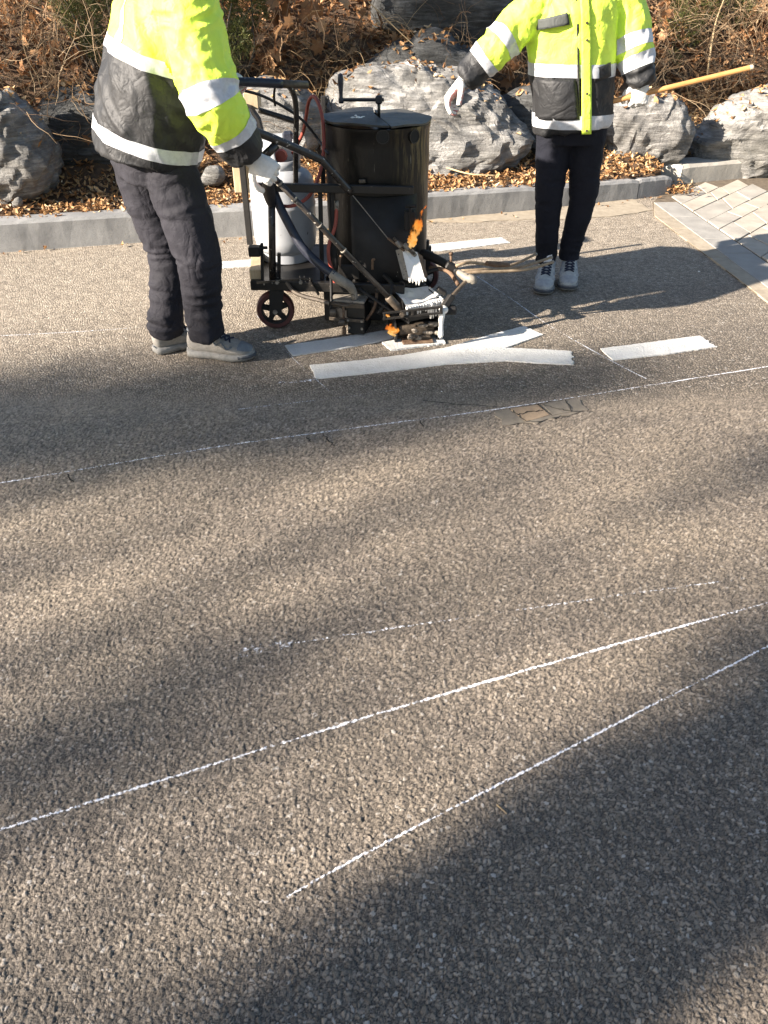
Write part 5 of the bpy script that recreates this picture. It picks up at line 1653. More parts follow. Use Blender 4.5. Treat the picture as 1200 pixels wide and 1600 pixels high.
for y in (35, 62, 145, 203):
    mb = MB(); c = W(915, y, 4.22); c = torso_front(c.x, c.z, torso2, Yp, .026)
    mb.lathe(c, [(0.0001, .002), (.005, .002), (.006, 0), (.006, -.004)], 10, Matrix.Rotation(math.pi / 2, 3, 'X'))
    mb.obj('stud', M['worn_steel'], jk2)
# hair
def hair(person, pl):
    bm = bmesh.new(); bmesh.ops.create_icosphere(bm, subdivisions=4, radius=1)
    bmesh.ops.delete(bm, geom=[v for v in bm.verts if (v.co.z < -.15 or (v.co.y > .45 and v.co.z < .55))], context='VERTS')
    V = [pl(v.co.x * .086, v.co.y * .105 - .010, v.co.z * .112 + .022) + Vector((0, 0, .004 * noise.noise(v.co * 9))) for v in bm.verts]
    bm.verts.index_update(); F = [tuple(v.index for v in f.verts) for f in bm.faces]; bm.free()
    o = mesh_obj('hair', V, F, M['hair'], person, True)
    sd = o.modifiers.new('t', 'SOLIDIFY'); sd.thickness = .006
hair(p2, pl2); add_eyes(p2, pl2, Rh2)

# broom handle held by the right worker
mb = MB()
st_a = st_h - st_d * 0.36
mb.tube([st_a, st_h, st_r], .0125, 12)
br = mb.obj('broom_handle', M['handle_wood'], smooth='auto')
tag(br, 'long round wooden broom handle gripped by the right worker', 'broom handle')
mb = MB(); mb.tube([st_r - st_d * .002, st_r + st_d * .012, st_r + st_d * .018], [.0128, .0118, .006], 12); mb.obj('handle_end', M['pale_wood'], br, 'auto')

# ================================================================== THE ROAD MARKING MACHINE
mach = empty('road_marking_machine', G(545, 505) , 'black hand pushed road marking machine with a tall sooty kettle', 'machine')
BS, SO, WS, SP = M['black_steel'], M['soot'], M['worn_steel'], M['splashed_pipe']
def mat_kettle():
    m, nt, b, out = new_mat('sooty_kettle_steel')
    v = coords(nt, (14, 14, 1.2))
    n = noise_tex(nt, v, 3.2, 6, 0.65)
    base = ramp(nt, noise_tex(nt, coords(nt), 9, 6, .65), [(0.3, (0.0025, 0.0024, 0.0023)), (0.7, (0.007, 0.0063, 0.0055))])
    sx = node(nt, 'SeparateXYZ'); nt.links.new(coords(nt), sx.inputs[0])
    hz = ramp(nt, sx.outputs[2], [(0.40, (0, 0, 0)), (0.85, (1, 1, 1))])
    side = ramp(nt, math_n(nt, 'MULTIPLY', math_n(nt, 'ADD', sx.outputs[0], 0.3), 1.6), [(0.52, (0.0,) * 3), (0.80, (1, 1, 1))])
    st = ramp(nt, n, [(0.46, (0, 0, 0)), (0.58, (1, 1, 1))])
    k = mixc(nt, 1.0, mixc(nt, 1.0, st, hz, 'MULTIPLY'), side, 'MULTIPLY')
    c = mixc(nt, k, base, (0.24, 0.18, 0.075))  # yellow streaks, brightened to put the lit right side into the colour
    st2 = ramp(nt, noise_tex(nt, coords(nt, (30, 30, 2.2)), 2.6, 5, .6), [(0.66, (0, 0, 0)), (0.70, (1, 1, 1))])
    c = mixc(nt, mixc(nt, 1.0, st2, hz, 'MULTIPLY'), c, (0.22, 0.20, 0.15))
    nt.links.new(c, b.inputs['Base Color'])
    b.inputs['Roughness'].default_value = 0.36
    b.inputs['Specular IOR Level'].default_value = 0.35
    bump(nt, b, noise_tex(nt, coords(nt, (3, 3, 1)), 16, 6, .65), 0.35, 0.006)
    return m
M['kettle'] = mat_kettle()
KY = 4.0
kc = W(589, 185, KY); kr = 0.249; kz = kc.z
K = Vector((kc.x, KY, 0))
mb = MB()
prof = [(0.0, 0.13), (kr * .98, 0.13), (kr, 0.135)]
for i in range(1, 13): prof.append((kr + 0.0015 * math.sin(i * 2.1), 0.135 + (kz - 0.165) * i / 12))
prof += [(kr + .004, kz - .024), (kr + .004, kz - .010), (kr - .006, kz - .008), (kr - .012, kz - .03), (0.0, kz - .035)]
mb.lathe(K, prof, 48)
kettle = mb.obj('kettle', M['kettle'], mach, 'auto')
M['lid_a'] = mat_worn('sooty_lid', (0.010, 0.010, 0.009), (0.035, 0.034, 0.030), 0.5, 18, .3, .004, 0.0, (0.14, 0.13, 0.11), .68, 50)
M['lid_b'] = mat_worn('scorched_lid', (0.03, 0.03, 0.026), (0.085, 0.08, 0.066), 0.5, 14, .3, .004, 0.0, (0.01, 0.01, 0.01), .62, 30)
# lid in two halves, one lifted a little
for half, (a0, a1), dz, mt in (('lid', (95, 283), .010, M['lid_a']), ('lid', (-75, 93), .002, M['lid_b'])):
    V, F = [], []
    n = 26
    for z in (0, .008):
        V.append(K + Vector((0.012 if a0 < 0 else -.012, 0, kz - .004 + dz + z + (.006 if a0 > 0 else 0))))
        for i in range(n):
            a = math.radians(a0 + (a1 - a0) * i / (n - 1))
            r = (kr + .006) * (1 + .006 * math.sin(i * 1.3))
            V.append(K + Vector((r * math.cos(a), r * math.sin(a), kz - .006 + dz + z + .004 * math.sin(i * .7))))
    m1 = n + 1
    for i in range(1, n):
        F.append((m1, m1 + i, m1 + i + 1)); F.append((0, i + 1, i)); F.append((i, i + 1, m1 + i + 1, m1 + i))
    F += [(0, 1, m1 + 1, m1), (n, 0, m1, m1 + n)]
    mesh_obj('lid', V, F, mt, kettle)
# two dark air holes
for px, py in ((598, 214), (647, 213)):
    w = W(px, py, KY - kr)
    ang = math.asin(max(-1, min(1, (W(px, py, KY - kr * .9).x - K.x) / kr)))
    nd = Vector((math.sin(ang), -math.cos(ang), 0))
    c = K + nd * (kr + .001); c.z = W(px, py, c.y).z
    R = nd.to_track_quat('Z', 'Y').to_matrix()
    mb = MB(); mb.lathe(c, [(0.0001, .004), (.026, .004), (.0262, -.01)], 20, R)
    mb.obj('air_hole', M['crack'], kettle)
    mb = MB(); mb.lathe(c, [(.026, -.006), (.026, .006), (.030, .006), (.031, -.006)], 20, R)
    mb.obj('hole_rim', BS, kettle)
# crank on the lid
cb = W(592, 184, KY); ct = W(592, 150, KY); ce = W(533, 156, KY - .02); chh = W(531, 120, KY - .02)
mb = MB(); mb.tube([cb + Vector((0, 0, -.03)), ct], .0075, 10); crank = mb.obj('crank_shaft', BS, mach, True)
mb = MB(); mb.tube([W(600, 156, KY), W(592, 156, KY), ce + Vector((.0, 0, 0))], .0075, 8); mb.box(W(592, 156, KY), (.032, .032, .034), None, .006); mb.obj('crank_arm', M['dark_rubber'], crank, 'auto')
mb = MB(); mb.lathe(ce, [(.0001, -.014), (.011, -.014), (.013, .0), (.0085, .012), (.009, .03), (.013, .065), (.0135, .085), (.010, .104), (.0001, .108)], 14); mb.obj('crank_grip', M['navy_hose'], crank, True)
mb = MB()
for i in range(5):
    p = W(552 + i * 4, 180 + 2 * math.sin(i * 2), KY - .02)
    v, f = ellipsoid(Vector((p.x, KY - .06 + random.uniform(-.05, .05), kz + .016)), (random.uniform(.006, .014), .008, random.uniform(.003, .006))); mb.add(v, f)
bl = mb.obj('paint_blobs', M['white_paint_wet'], kettle, True); bl['kind'] = 'stuff'

# ---- chassis
def rail(a, b, w, h, name, mat=BS, up=(0, 0, 1), parent=mach, bev=.003):
    m_ = MB(); m_.bar(a, b, w, h, up, bev); return m_.obj(name, mat, parent)
ZP = 0.25
pL, pR = G(398, 437, ZP), G(505, 437, ZP)
mb = MB(); mb.box(((pL.x + pR.x) / 2 + .0, 3.98, ZP - .012), (pR.x - pL.x + .03, .56, .018), None, .003); mb.obj('base_plate', BS, mach)
rail(Vector((pL.x - .02, 3.695, ZP - .022)), Vector((.10, 3.665, ZP - .032)), .035, .045, 'front_rail')
rail(Vector((pL.x - .02, 4.28, ZP - .022)), Vector((.26, 4.28, ZP - .032)), .035, .045, 'rear_rail')
rail(Vector((pL.x - .005, 3.72, ZP - .047)), Vector((pL.x - .005, 4.26, ZP - .047)), .035, .03, 'cross_rail')
rail(Vector((.02, 3.72, .09)), Vector((.02, 4.26, .09)), .04, .05, 'cross_rail')
mb = MB(); mb.bar(G(402, 439, ZP - .004) + Vector((0, -.022, 0)), G(488, 433, ZP + .002) + Vector((0, -.022, 0)), .012, .012, (0, 0, 1), .002); mb.obj('angle_strip', WS, mach)
# timber packer under the plate edge
mb = MB(); mb.box(G(392, 410, .30) + Vector((.02, .05, -.03)), (.06, .30, .05), Matrix.Rotation(.1, 3, 'Z'), .004); mb.obj('timber_packer', M['wood'], mach)
# upright posts and cross bars
up0, up1 = W(426, 438, 3.705), W(424, 290, 3.72)
mb = MB(); mb.tube([up0, up0.lerp(up1, .5), up1], .017, 12); mb.obj('post', SP, mach, True)
mb = MB(); mb.bar(W(436, 437, 3.73), W(436, 395, 3.73), .016, .02, (0, 1, 0), .002); mb.obj('post_bracket', BS, mach)
mb = MB(); mb.bar(W(410, 437, 3.70), W(409, 380, 3.70), .014, .016, (0, 1, 0), .002); mb.obj('stop_bar', M['soot'], mach)
mb = MB(); mb.box(W(398, 392, 3.68), (.055, .05, .045), None, .004); mb.bar(W(402, 387, 3.69), W(418, 387, 3.70), .012, .012); mb.obj('stop_block', M['soot'], mach)
rail(W(402, 292, 3.705), W(646, 297, 3.725), .03, .036, 'upper_rail')
for px, yy in ((500, 3.735), (520, 3.745)):
    mb = MB(); mb.bar(W(px, 290, yy), W(px + 4, 455, yy), .02, .024, (0, 1, 0), .002); mb.obj('upright', SO, mach)
mb = MB(); mb.bar(W(505, 300, 4.25), W(505, 150, 4.25), .022, .022, (0, 1, 0), .002); mb.obj('upright', SO, mach)
# heat shield in front of the kettle bottom
# old paint splashes on the lower chassis
mb = MB()
for i in range(34):
    p = random.choice([W(random.uniform(530, 640), random.uniform(425, 470), 3.715), W(random.uniform(402, 500), random.uniform(432, 444), 3.672)])
    r = random.uniform(.001, .0035)
    v, f = ellipsoid(p, (r, .0012, r * random.uniform(1, 2.4))); mb.add(v, f)
sp_ = mb.obj('paint_splashes', M['grey_steel'], mach, True); sp_['kind'] = 'stuff'
V, F = [], []
for i in range(15):
    a = math.radians(-118 + 74 * i / 14)
    for z in (.035, .33, .62):
        V.append(K + Vector(((kr + .014) * math.cos(a), (kr + .014) * math.sin(a), z)))
F = [(i*3+j, (i+1)*3+j, (i+1)*3+j+1, i*3+j+1) for i in range(14) for j in range(2)]
hs = mesh_obj('heat_shield', V, F, SO, mach, True); sd = hs.modifiers.new('t', 'SOLIDIFY'); sd.thickness = .005
mb = MB(); mb.lathe(K, [(.0001, .055), (kr * .86, .055), (kr * .9, .06), (kr * .9, .129), (.0001, .129)], 32); mb.obj('burner_ring', SO, mach, 'auto')
mb = MB(); mb.box(W(640, 345, 3.735), (.05, .03, .09), None, .004); mb.tube([W(633, 322, 3.73), W(650, 322, 3.73)], .008, 8); mb.tube([W(641, 325, 3.72), W(641, 372, 3.72)], .007, 8); mb.obj('burner_valve', SO, mach)
mb = MB(); mb.box(W(566, 283, 3.742), (.03, .02, .016), None, .003); mb.obj('catch', WS, mach)
for px, py in ((582, 413), (531, 408)):
    mb = MB(); mb.tube([W(px, py + 8, 3.71), W(px, py - 6, 3.71), W(px + 3, py - 8, 3.70)], .006, 7, 3); mb.obj('hook', M['rust'], mach, True)

# ---- firebox and the clutter under the kettle
mb = MB(); mb.box((-.10, 3.80, .125), (.40, .14, .19), None, .006); fb = mb.obj('firebox', SO, mach)
mb = MB(); mb.box(W(545, 425, 3.722), (.10, .012, .07), None, .003); mb.obj('firebox_door', BS, fb)
mb = MB(); mb.tube([W(600, 430, 3.72), W(612, 445, 3.66), W(606, 470, 3.62), W(590, 490, 3.60)], .011, 8, 4); mb.obj('burner_pipe', SO, mach, True)
mb = MB(); mb.tube([W(575, 440, 3.71), W(588, 455, 3.66), W(585, 480, 3.62), W(572, 500, 3.62)], .008, 8, 4); mb.obj('burner_pipe', M['rust'], mach, True)
mb = MB(); mb.tube([W(625, 440, 3.70), W(640, 446, 3.72), W(668, 425, 3.74), W(690, 420, 3.74)], .009, 8, 4); mb.obj('burner_pipe', SO, mach, True)
for px, py in ((592, 452), (606, 462), (580, 470), (598, 482)):
    mb = MB(); mb.box(W(px, py, 3.64), (random.uniform(.02, .04), .03, random.uniform(.015, .03)), Matrix.Rotation(random.uniform(-.5, .5), 3, 'Y'), .004); mb.obj('pipe_fitting', random.choice([SO, WS, BS]), mach)
mb = MB(); mb.bar(W(560, 450, 3.63), W(640, 505, 3.56), .012, .02, (0, 1, 0), .002); mb.obj('link_bar', SO, mach)

# ---- castors
def castor(cx_, cy_, R=.094, yaw=0.0):
    rot = Matrix.Rotation(yaw, 3, 'Z')
    ax = rot @ Matrix.Rotation(math.pi / 2, 3, 'X')
    c = Vector((cx_, cy_, R))
    fk = MB()
    for s in (-1, 1):
        fk.add([c + rot @ Vector(p) for p in ((-.030, s*.034, -.012), (.030, s*.034, -.012), (.052, s*.034, R + .018), (-.020, s*.034, R + .018), (-.030, s*.040, -.012), (.030, s*.040, -.012), (.052, s*.040, R + .018), (-.020, s*.040, R + .018))],
               [(0,1,2,3), (7,6,5,4), (0,4,5,1), (1,5,6,2), (2,6,7,3), (3,7,4,0)])
    fk.box(c + rot @ Vector((.016, 0, R + .021)), (.085, .088, .010), rot, .002)
    fk.tube([c + rot @ Vector((.016, 0, R + .02)), c + rot @ Vector((.016, 0, ZP - .06))], .02, 12)
    root = fk.obj('castor_fork', SO, mach)
    w = MB(); w.lathe(c, [(R - .024, -.022), (R - .006, -.023), (R, -.014), (R, .014), (R - .006, .023), (R - .024, .022), (R - .024, -.022)], 36, ax); w.obj('tyre', M['red_wheel'], root, 'auto')
    r = MB(); r.lathe(c, [(R - .031, -.015), (R - .023, -.019), (R - .023, .019), (R - .031, .015), (R - .031, -.015)], 36, ax)
    r.lathe(c, [(.0001, -.026), (.022, -.026), (.022, .026), (.0001, .026)], 18, ax)
    for k in range(5):
        a = 2 * math.pi * k / 5 + .4
        e = Vector((math.cos(a), 0, math.sin(a)))
        r.bar(c + rot @ (e * .018), c + rot @ (e * (R - .026)), .024, .022, rot @ Vector((0, 1, 0)))
    r.obj('rim', SO, root, 'auto')
    b = MB()
    b.lathe(c, [(.0001, -.046), (.011, -.046), (.012, -.041), (.012, .041), (.011, .046), (.0001, .046)], 12, ax); b.obj('axle', M['grey_steel'], root, 'auto')
wc = G(433, 511)
castor(wc.x, wc.y + .0, yaw=.06)
castor(wc.x + .03, 4.24, yaw=.15)
castor(.21, 4.24, yaw=-.1)
mb = MB(); b0 = G(433, 440, .23)
for px in (433, 470):
    mb2 = MB(); c = W(px, 441, 3.668); mb2.lathe(c, [(.0001, .008), (.009, .008), (.009, -.006)], 6, Matrix.Rotation(math.pi / 2, 3, 'X')); mb2.obj('bolt', M['grey_steel'], mach)
mb = MB(); mb.tube([W(448, 441, 3.66), W(458, 455, 3.64), W(475, 463, 3.62), W(495, 468, 3.60), W(515, 474, 3.58)], .010, 6, 4); mb.obj('strap', M['worn_steel'], mach)
mb = MB(); mb.bar(W(484, 438, 3.66), W(498, 460, 3.66), .008, .026, (0, 1, 0)); mb.obj('gusset', BS, mach)

# ---- bead box riding at the front
bx0 = Vector(G(563, 526)); bx0.z = 0
Rb = Matrix.Rotation(math.radians(-12), 3, 'Z')
bc = bx0 + Vector((-.005, .075, 0))
mb = MB(); mb.box(bc + Vector((0, 0, .012 + .038)), (.085, .15, .076), Rb, .004); bead = mb.obj('bead_box', SO, mach)
mb = MB(); mb.box(bc + Vector((0, 0, .092 + .036)), (.092, .158, .070), Rb, .004); mb.obj('box_middle', BS, bead)
mb = MB(); mb.box(bc + Vector((-.035, .02, .178)), (.17, .20, .012), Rb, .003); mb.obj('box_lid', M['grey_steel'], bead)
mb = MB(); mb.bar(bc + Rb @ Vector((-.12, -.083, .160)), bc + Rb @ Vector((.045, -.083, .160)), .012, .022, (0, 0, 1), .002); mb.obj('box_bracket', WS, bead)
mb = MB(); mb.bar(bc + Rb @ Vector((-.13, -.088, .088)), bc + Rb @ Vector((.046, -.088, .088)), .008, .016, (0, 0, 1), .002); mb.obj('box_bracket', WS, bead)
mb = MB(); mb.tube([bc + Rb @ Vector((-.055, -.095, .172)), bc + Rb @ Vector((-.055, -.095, .03))], .006, 8); mb.tube([bc + Rb @ Vector((-.055, -.095, .05)), bc + Rb @ Vector((-.055, -.095, .018))], .010, 8); mb.obj('adjusting_rod', M['rust'], bead, True)
for px, py in ((520, 488), (534, 503)):
    mb = MB(); p = W(px, py, 3.56); mb.lathe(p, [(.0001, -.014), (.014, -.014), (.016, 0), (.014, .014), (.0001, .014)], 14, Matrix.Rotation(math.pi / 2, 3, 'Y')); mb.obj('roller', M['worn_steel'], bead, 'auto')
for i, (dx, dz) in enumerate(((-.035, .088), (.034, .088), (-.03, .05), (.034, .05))):
    mb = MB(); mb.lathe(bc + Rb @ Vector((dx, -.094, dz)), [(.0001, .004), (.006, .004), (.006, -.008)], 8, Matrix.Rotation(math.pi / 2, 3, 'X')); mb.obj('bolt', M['grey_steel'], bead)
mb = MB(); mb.tube([W(517, 425, 3.66), W(518, 470, 3.60), W(516, 490, 3.57)], .007, 8); mb.obj('hanger_rod', SO, mach, True)
mb = MB(); mb.tube([W(517, 474, 3.58), W(540, 478, 3.55), W(552, 474, 3.55)], .006, 7); mb.obj('link_rod', WS, mach, True)
# thick navy hose with a grey metal elbow
mb = MB(); mb.tube([W(428, 300, 3.735), W(437, 322, 3.715), W(452, 352, 3.68), W(472, 386, 3.64), W(498, 412, 3.61), W(522, 430, 3.585)], .0205, 14, 6); mb.obj('bead_hose', M['navy_hose'], mach, True)
mb = MB(); mb.tube([W(517, 427, 3.59), W(532, 438, 3.58), W(545, 446, 3.585), W(552, 456, 3.60), W(554, 466, 3.61)], [.022, .0235, .022, .018, .017], 14, 5); mb.obj('hose_elbow', M['grey_steel'], mach, True)

# ---- push handles
cz_ = [W(343, 128, 3.70), W(400, 129, 3.74), W(440, 131, 3.80)]
mb = MB(); mb.tube(cz_, .0185, 12, 4); hb = mb.obj('crossbar', M['navy_hose'], mach, True)
mb = MB(); mb.tube([W(436, 131, 3.80), W(480, 133, 3.88)], [.0165, .0165], 12); mb.obj('crossbar_sleeve', WS, hb, True)
mb = MB(); mb.tube([W(440, 131, 3.81), W(453, 136, 3.83), W(461, 155, 3.86), W(463, 185, 3.88), W(462, 225, 3.90), W(462, 292, 3.92)], .013, 10, 5); mb.obj('bent_stay', SP, mach, True)
mb = MB(); mb.tube([W(404, 172, 3.92), W(440, 183, 3.93), W(464, 191, 3.93)], .0125, 10, 3); mb.obj('stay_bar', SP, mach, True)
mb = MB(); mb.tube([W(430, 134, 3.8), W(428, 150, 3.82), W(430, 165, 3.84)], .006, 6, 3); mb.obj('drip_rod', SO, mach, True)
mb = MB(); mb.tube([W(362, 138, 3.80), W(405, 148, 3.86), W(445, 168, 3.92), W(475, 190, 3.96), W(500, 222, 3.98), W(512, 240, 3.76)], .0065, 7, 5); mb.obj('cable', M['dark_rubber'], mach, True)
mb = MB(); mb.tube([W(352, 184, 3.42), W(385, 200, 3.46), W(440, 222, 3.54), W(498, 248, 3.64), W(508, 256, 3.655), W(548, 301, 3.70)], .017, 12, 5); mb.obj('handle_tube', SP, mach, True)
mb = MB(); mb.tube([W(412, 245, 3.50), W(432, 226, 3.53)], .018, 12); mb.obj('tube_stub', SP, mach, True)
mb = MB(); mb.tube([W(416, 262, 3.5), W(420, 300, 3.66), W(424, 320, 3.70)], [.018, .030, .018], 10, 4); mb.obj('rag', M['dark_rubber'], mach, True)
# long lever to the paint shoe
mb = MB(); mb.tube([lev_a, lev_a.lerp(lev_b, .5), lev_b], .0125, 10); lever = mb.obj('lever', SP, mach, True)
mb = MB(); mb.tube([lev_b - lev_d * .05, lev_b - lev_d * .045, lev_b + lev_d * .03, lev_b + lev_d * .06], [.014, .019, .019, .012], 12); mb.obj('lever_socket', M['worn_steel'], lever, True)
for t in (.12, .22, .40, .58):
    mb = MB(); p = lev_a.lerp(lev_b, t); mb.tube([p - lev_d * .004, p + lev_d * .004], .0150, 10); mb.obj('collar', M['grey_steel'], lever, True)
mb = MB(); mb.tube([W(551, 305, 3.70), W(608, 375, 3.71)], .0022, 6); mb.obj('trip_wire', M['grey_steel'], mach)

# ---- red gas hoses
mb = MB(); mb.tube([W(457, 240, 4.06), W(474, 205, 4.02), W(482, 160, 3.98), W(492, 152, 3.95), W(503, 180, 3.90), W(506, 230, 3.85), W(500, 270, 3.80), W(484, 305, 3.76), W(455, 322, 3.74), W(424, 318, 3.76)], .0085, 8, 6); mb.obj('gas_hose', M['red_rubber'], mach, True)
mb = MB(); mb.tube([W(526, 318, 3.735), W(524, 352, 3.72), W(514, 382, 3.70), W(514, 405, 3.69), W(520, 425, 3.68), W(524, 448, 3.67)], .0085, 8, 5); mb.obj('gas_hose', M['red_rubber'], mach, True)
mb = MB(); mb.tube([W(526, 314, 3.735), W(526, 328, 3.735)], .0115, 10); mb.obj('hose_ferrule', M['grey_steel'], mach, True)
# board behind the cylinder
bd = W(378, 222, 4.34)
for px0, px1, y0, y1, mt in ((362, 381, 246, 300, M['wood']), (381, 398, 244, 300, M['wood']), (380, 406, 144, 170, M['wood'])):
    a, b = W(px0, y0, 4.33), W(px1, y1, 4.33)
    mb = MB(); mb.box(((a.x + b.x) / 2, 4.36, (a.z + b.z) / 2), (b.x - a.x - .003, .11, a.z - b.z), None, .004); mb.obj('plank', mt, mach)
V, F = [], []
out_ = [(352, 250), (352, 172), (372, 160), (392, 166), (406, 186), (413, 215), (414, 252)]
for yy in (4.24, 4.31):
    for p in out_: V.append(W(*p, 4.27) * 1.0 + Vector((0, yy - 4.27, 0)))
n = len(out_)
F = [tuple(range(n)), tuple(range(2*n - 1, n - 1, -1))] + [(i, n + i, n + (i+1) % n, (i+1) % n) for i in range(n)]
mesh_obj('seat_board', V, F, SO, mach)
mb = MB(); mb.bar(Vector((bd.x, 4.28, ZP)), Vector((bd.x, 4.28, W(380, 250, 4.3).z)), .03, .03, (0, 1, 0), .002); mb.obj('board_post', SO, mach)

# ---- paint chute, tray, shoe
chute_pts = [W(628, 388, 3.70), W(652, 394, 3.70), W(664, 436, 3.60), W(640, 440, 3.60)]
def plate(pts, th, name, mat, parent):
    nn = (pts[1] - pts[0]).cross(pts[3] - pts[0]).normalized()
    V = list(pts) + [p + nn * th for p in pts]; m = len(pts)
    F = [tuple(range(m)), tuple(range(2*m-1, m-1, -1))] + [(i, m + i, m + (i+1) % m, (i+1) % m) for i in range(m)]
    return mesh_obj(name, V, F, mat, parent)
ch = plate(chute_pts, .008, 'paint_chute', M['white_paint_wet'], mach)
plate([W(618, 391, 3.72), W(629, 388, 3.70), W(641, 440, 3.60), W(630, 436, 3.62)], .006, 'chute_side', M['grey_steel'], ch)
plate([W(652, 394, 3.70), W(660, 400, 3.73), W(668, 430, 3.66), W(664, 436, 3.60)], .006, 'chute_side', M['rust'], ch)
mb = MB()
for i in range(8):
    p = W(641 + i * 3.2 + random.uniform(-1.5, 1.5), 438, 3.597); L = random.uniform(.004, .032); r = random.uniform(.002, .006)
    mb.tube([p + Vector((0, 0, .01)), p - Vector((0, 0, L * .6)), p - Vector((0, 0, L))], [r * 1.4, r, r * .3], 6)
dr = mb.obj('drips', M['white_paint_wet'], ch, True); dr['kind'] = 'stuff'
mb = MB(); mb.tube([W(606, 372, 3.70), W(632, 392, 3.69)], .006, 8); mb.obj('gate_rod', M['rust'], mach, True)
mb = MB(); mb.tube([W(615, 372, 3.69), W(648, 397, 3.68)], .008, 8); mb.obj('gate_rod', M['worn_steel'], mach, True)
for px, py in ((622, 382), (634, 386), (645, 396)):
    mb = MB(); p = W(px, py, 3.685); mb.tube([p + Vector((-.008, 0, .014)), p + Vector((.012, 0, -.012))], .0105, 8); mb.obj('gate_nut', M['grey_steel'], mach, True)

tz = 0.200
tp = [G(616, 455, tz), G(668, 449, tz), G(692, 470, tz), G(637, 481, tz)]
tray = empty('tmp', (0, 0, 0)); bpy.data.objects.remove(tray)
low = [p + Vector((0, 0, -.075)) + (sum(tp, Vector()) / 4 - p) * .12 for p in tp]
V = [Vector(p) for p in tp] + low + [p + (sum(tp, Vector()) / 4 - p) * .06 for p in tp] + [p + (sum(tp, Vector()) / 4 - p) * .1 + Vector((0, 0, -.02)) for p in tp]
F = []
for i in range(4):
    j = (i + 1) % 4
    F += [(i, j, 4 + j, 4 + i), (i, 8 + i, 8 + j, j), (8 + i, 12 + i, 12 + j, 8 + j)]
F += [(4, 5, 6, 7)]
tray = mesh_obj('paint_tray', V, F, SO, mach)
cen = sum(tp, Vector()) / 4
V, F = [], []
N = 14
for i in range(N + 1):
    for j in range(N + 1):
        p = tp[0].lerp(tp[1], i / N).lerp(tp[3].lerp(tp[2], i / N), j / N)
        p = p + (p - cen) * .02
        e = min(i, N - i, j, N - j) / 4
        V.append(p + Vector((0, 0, -.012 + .016 * (1 - min(1, e)) + .010 * noise.noise(p * 22))))
F = [(i*(N+1)+j, i*(N+1)+j+1, (i+1)*(N+1)+j+1, (i+1)*(N+1)+j) for i in range(N) for j in range(N)]
mesh_obj('molten_paint', V, F, M['white_paint_wet'], tray, True)
mb = MB()
for i in range(24):                        # crusted drips down the front and the right side
    if i < 15: a, b = tp[3], tp[2]
    else: a, b = tp[2], tp[1]
    t = (i / 14 if i < 15 else (i - 15) / 9)
    p = a.lerp(b, t) + (a.lerp(b, t) - cen).normalized() * .006
    L = random.uniform(.015, .05) if i < 9 else random.uniform(.03, .085)
    r = random.uniform(.004, .009)
    mb.tube([p + Vector((0, 0, .006)), p + Vector((0, 0, -L * .4)), p + Vector((0, 0, -L * .8)), p + Vector((0, 0, -L))], [r * 1.3, r, r * .8, r * .3], 6, 2)
dr = mb.obj('drips', M['white_paint_wet'], tray, True); dr['kind'] = 'stuff'
sb0, sb1 = W(598, 494, 3.44), W(692, 484, 3.44)
mb = MB(); d_ = (sb1 - sb0)
mb.bar(sb0 + Vector((0, 0, .014)), sb1 + Vector((0, 0, .014)), .012, .009, (0, 0, 1), .001); mb.bar(sb0 - Vector((0, 0, .014)), sb1 - Vector((0, 0, .014)), .012, .009, (0, 0, 1), .001)
for t in (0.03, .5, .97): mb.bar(sb0 + d_ * t - Vector((0, 0, .016)), sb0 + d_ * t + Vector((0, 0, .016)), .012, .014, (0, 1, 0), .001)
slot = mb.obj('slotted_bar', BS, mach)
mb = MB(); mb.lathe(sb0 + d_ * .32 + Vector((0, -.008, 0)), [(.0001, .008), (.011, .008), (.012, -.004)], 6, Matrix.Rotation(math.pi / 2, 3, 'X')); mb.obj('bolt', M['worn_steel'], slot)
# shoe
so = G(650, 532); so.z = 0
Rs = Matrix.Rotation(math.radians(8), 3, 'Z')
mb = MB()
for s in (-1, 1):
    mb.add([so + Rs @ Vector((s * .105 + dx, y, z)) for dx in (-.004, .004) for (y, z) in ((-.03, .010), (.20, .010), (.20, .13), (.02, .13), (-.05, .05))],
           [(0, 1, 2, 3, 4), (9, 8, 7, 6, 5)] + [(i, (i+1) % 5, 5 + (i+1) % 5, 5 + i) for i in range(5)])
mb.box(so + Rs @ Vector((0, .16, .07)), (.20, .012, .11), Rs)
shoe = mb.obj('paint_shoe', SO, mach)
mb = MB(); mb.box(so + Rs @ Vector((0, .02, .055)), (.19, .07, .05), Rs, .012); mb.box(so + Rs @ Vector((.01, -.01, .025)), (.12, .05, .03), Rs, .008); mb.obj('gate', M['worn_steel'], shoe)
mb = MB()
for i in range(16):
    p = so + Rs @ Vector((random.uniform(-.06, .11), random.uniform(-.05, .0), random.uniform(.014, .10)))
    v, f = ellipsoid(p, (random.uniform(.010, .03), random.uniform(.004, .010), random.uniform(.004, .014))); mb.add(v, f)
cr = mb.obj('crusted_paint', mat_worn('charred_paint_crust', (0.02, 0.015, 0.012), (0.42, 0.36, 0.29), 0.6, 35, .6, .006), shoe, True); cr['kind'] = 'stuff'
mb = MB(); mb.box(so + Rs @ Vector((0, -.03, .0135)), (.15, .07, .011), Rs, .003); mb.obj('scraper_lip', M['rust'], shoe)
ib = W(690, 492, 3.46)
mb = MB(); mb.tube([ib + Vector((0, 0, .02)), ib, ib + Vector((0, 0, -.05)), ib + Vector((0, 0, -.10)), ib + Vector((-.004, 0, -.115))], [.014, .017, .010, .014, .003], 8, 3); mb.obj('paint_icicle', M['white_paint_wet'], shoe, True)
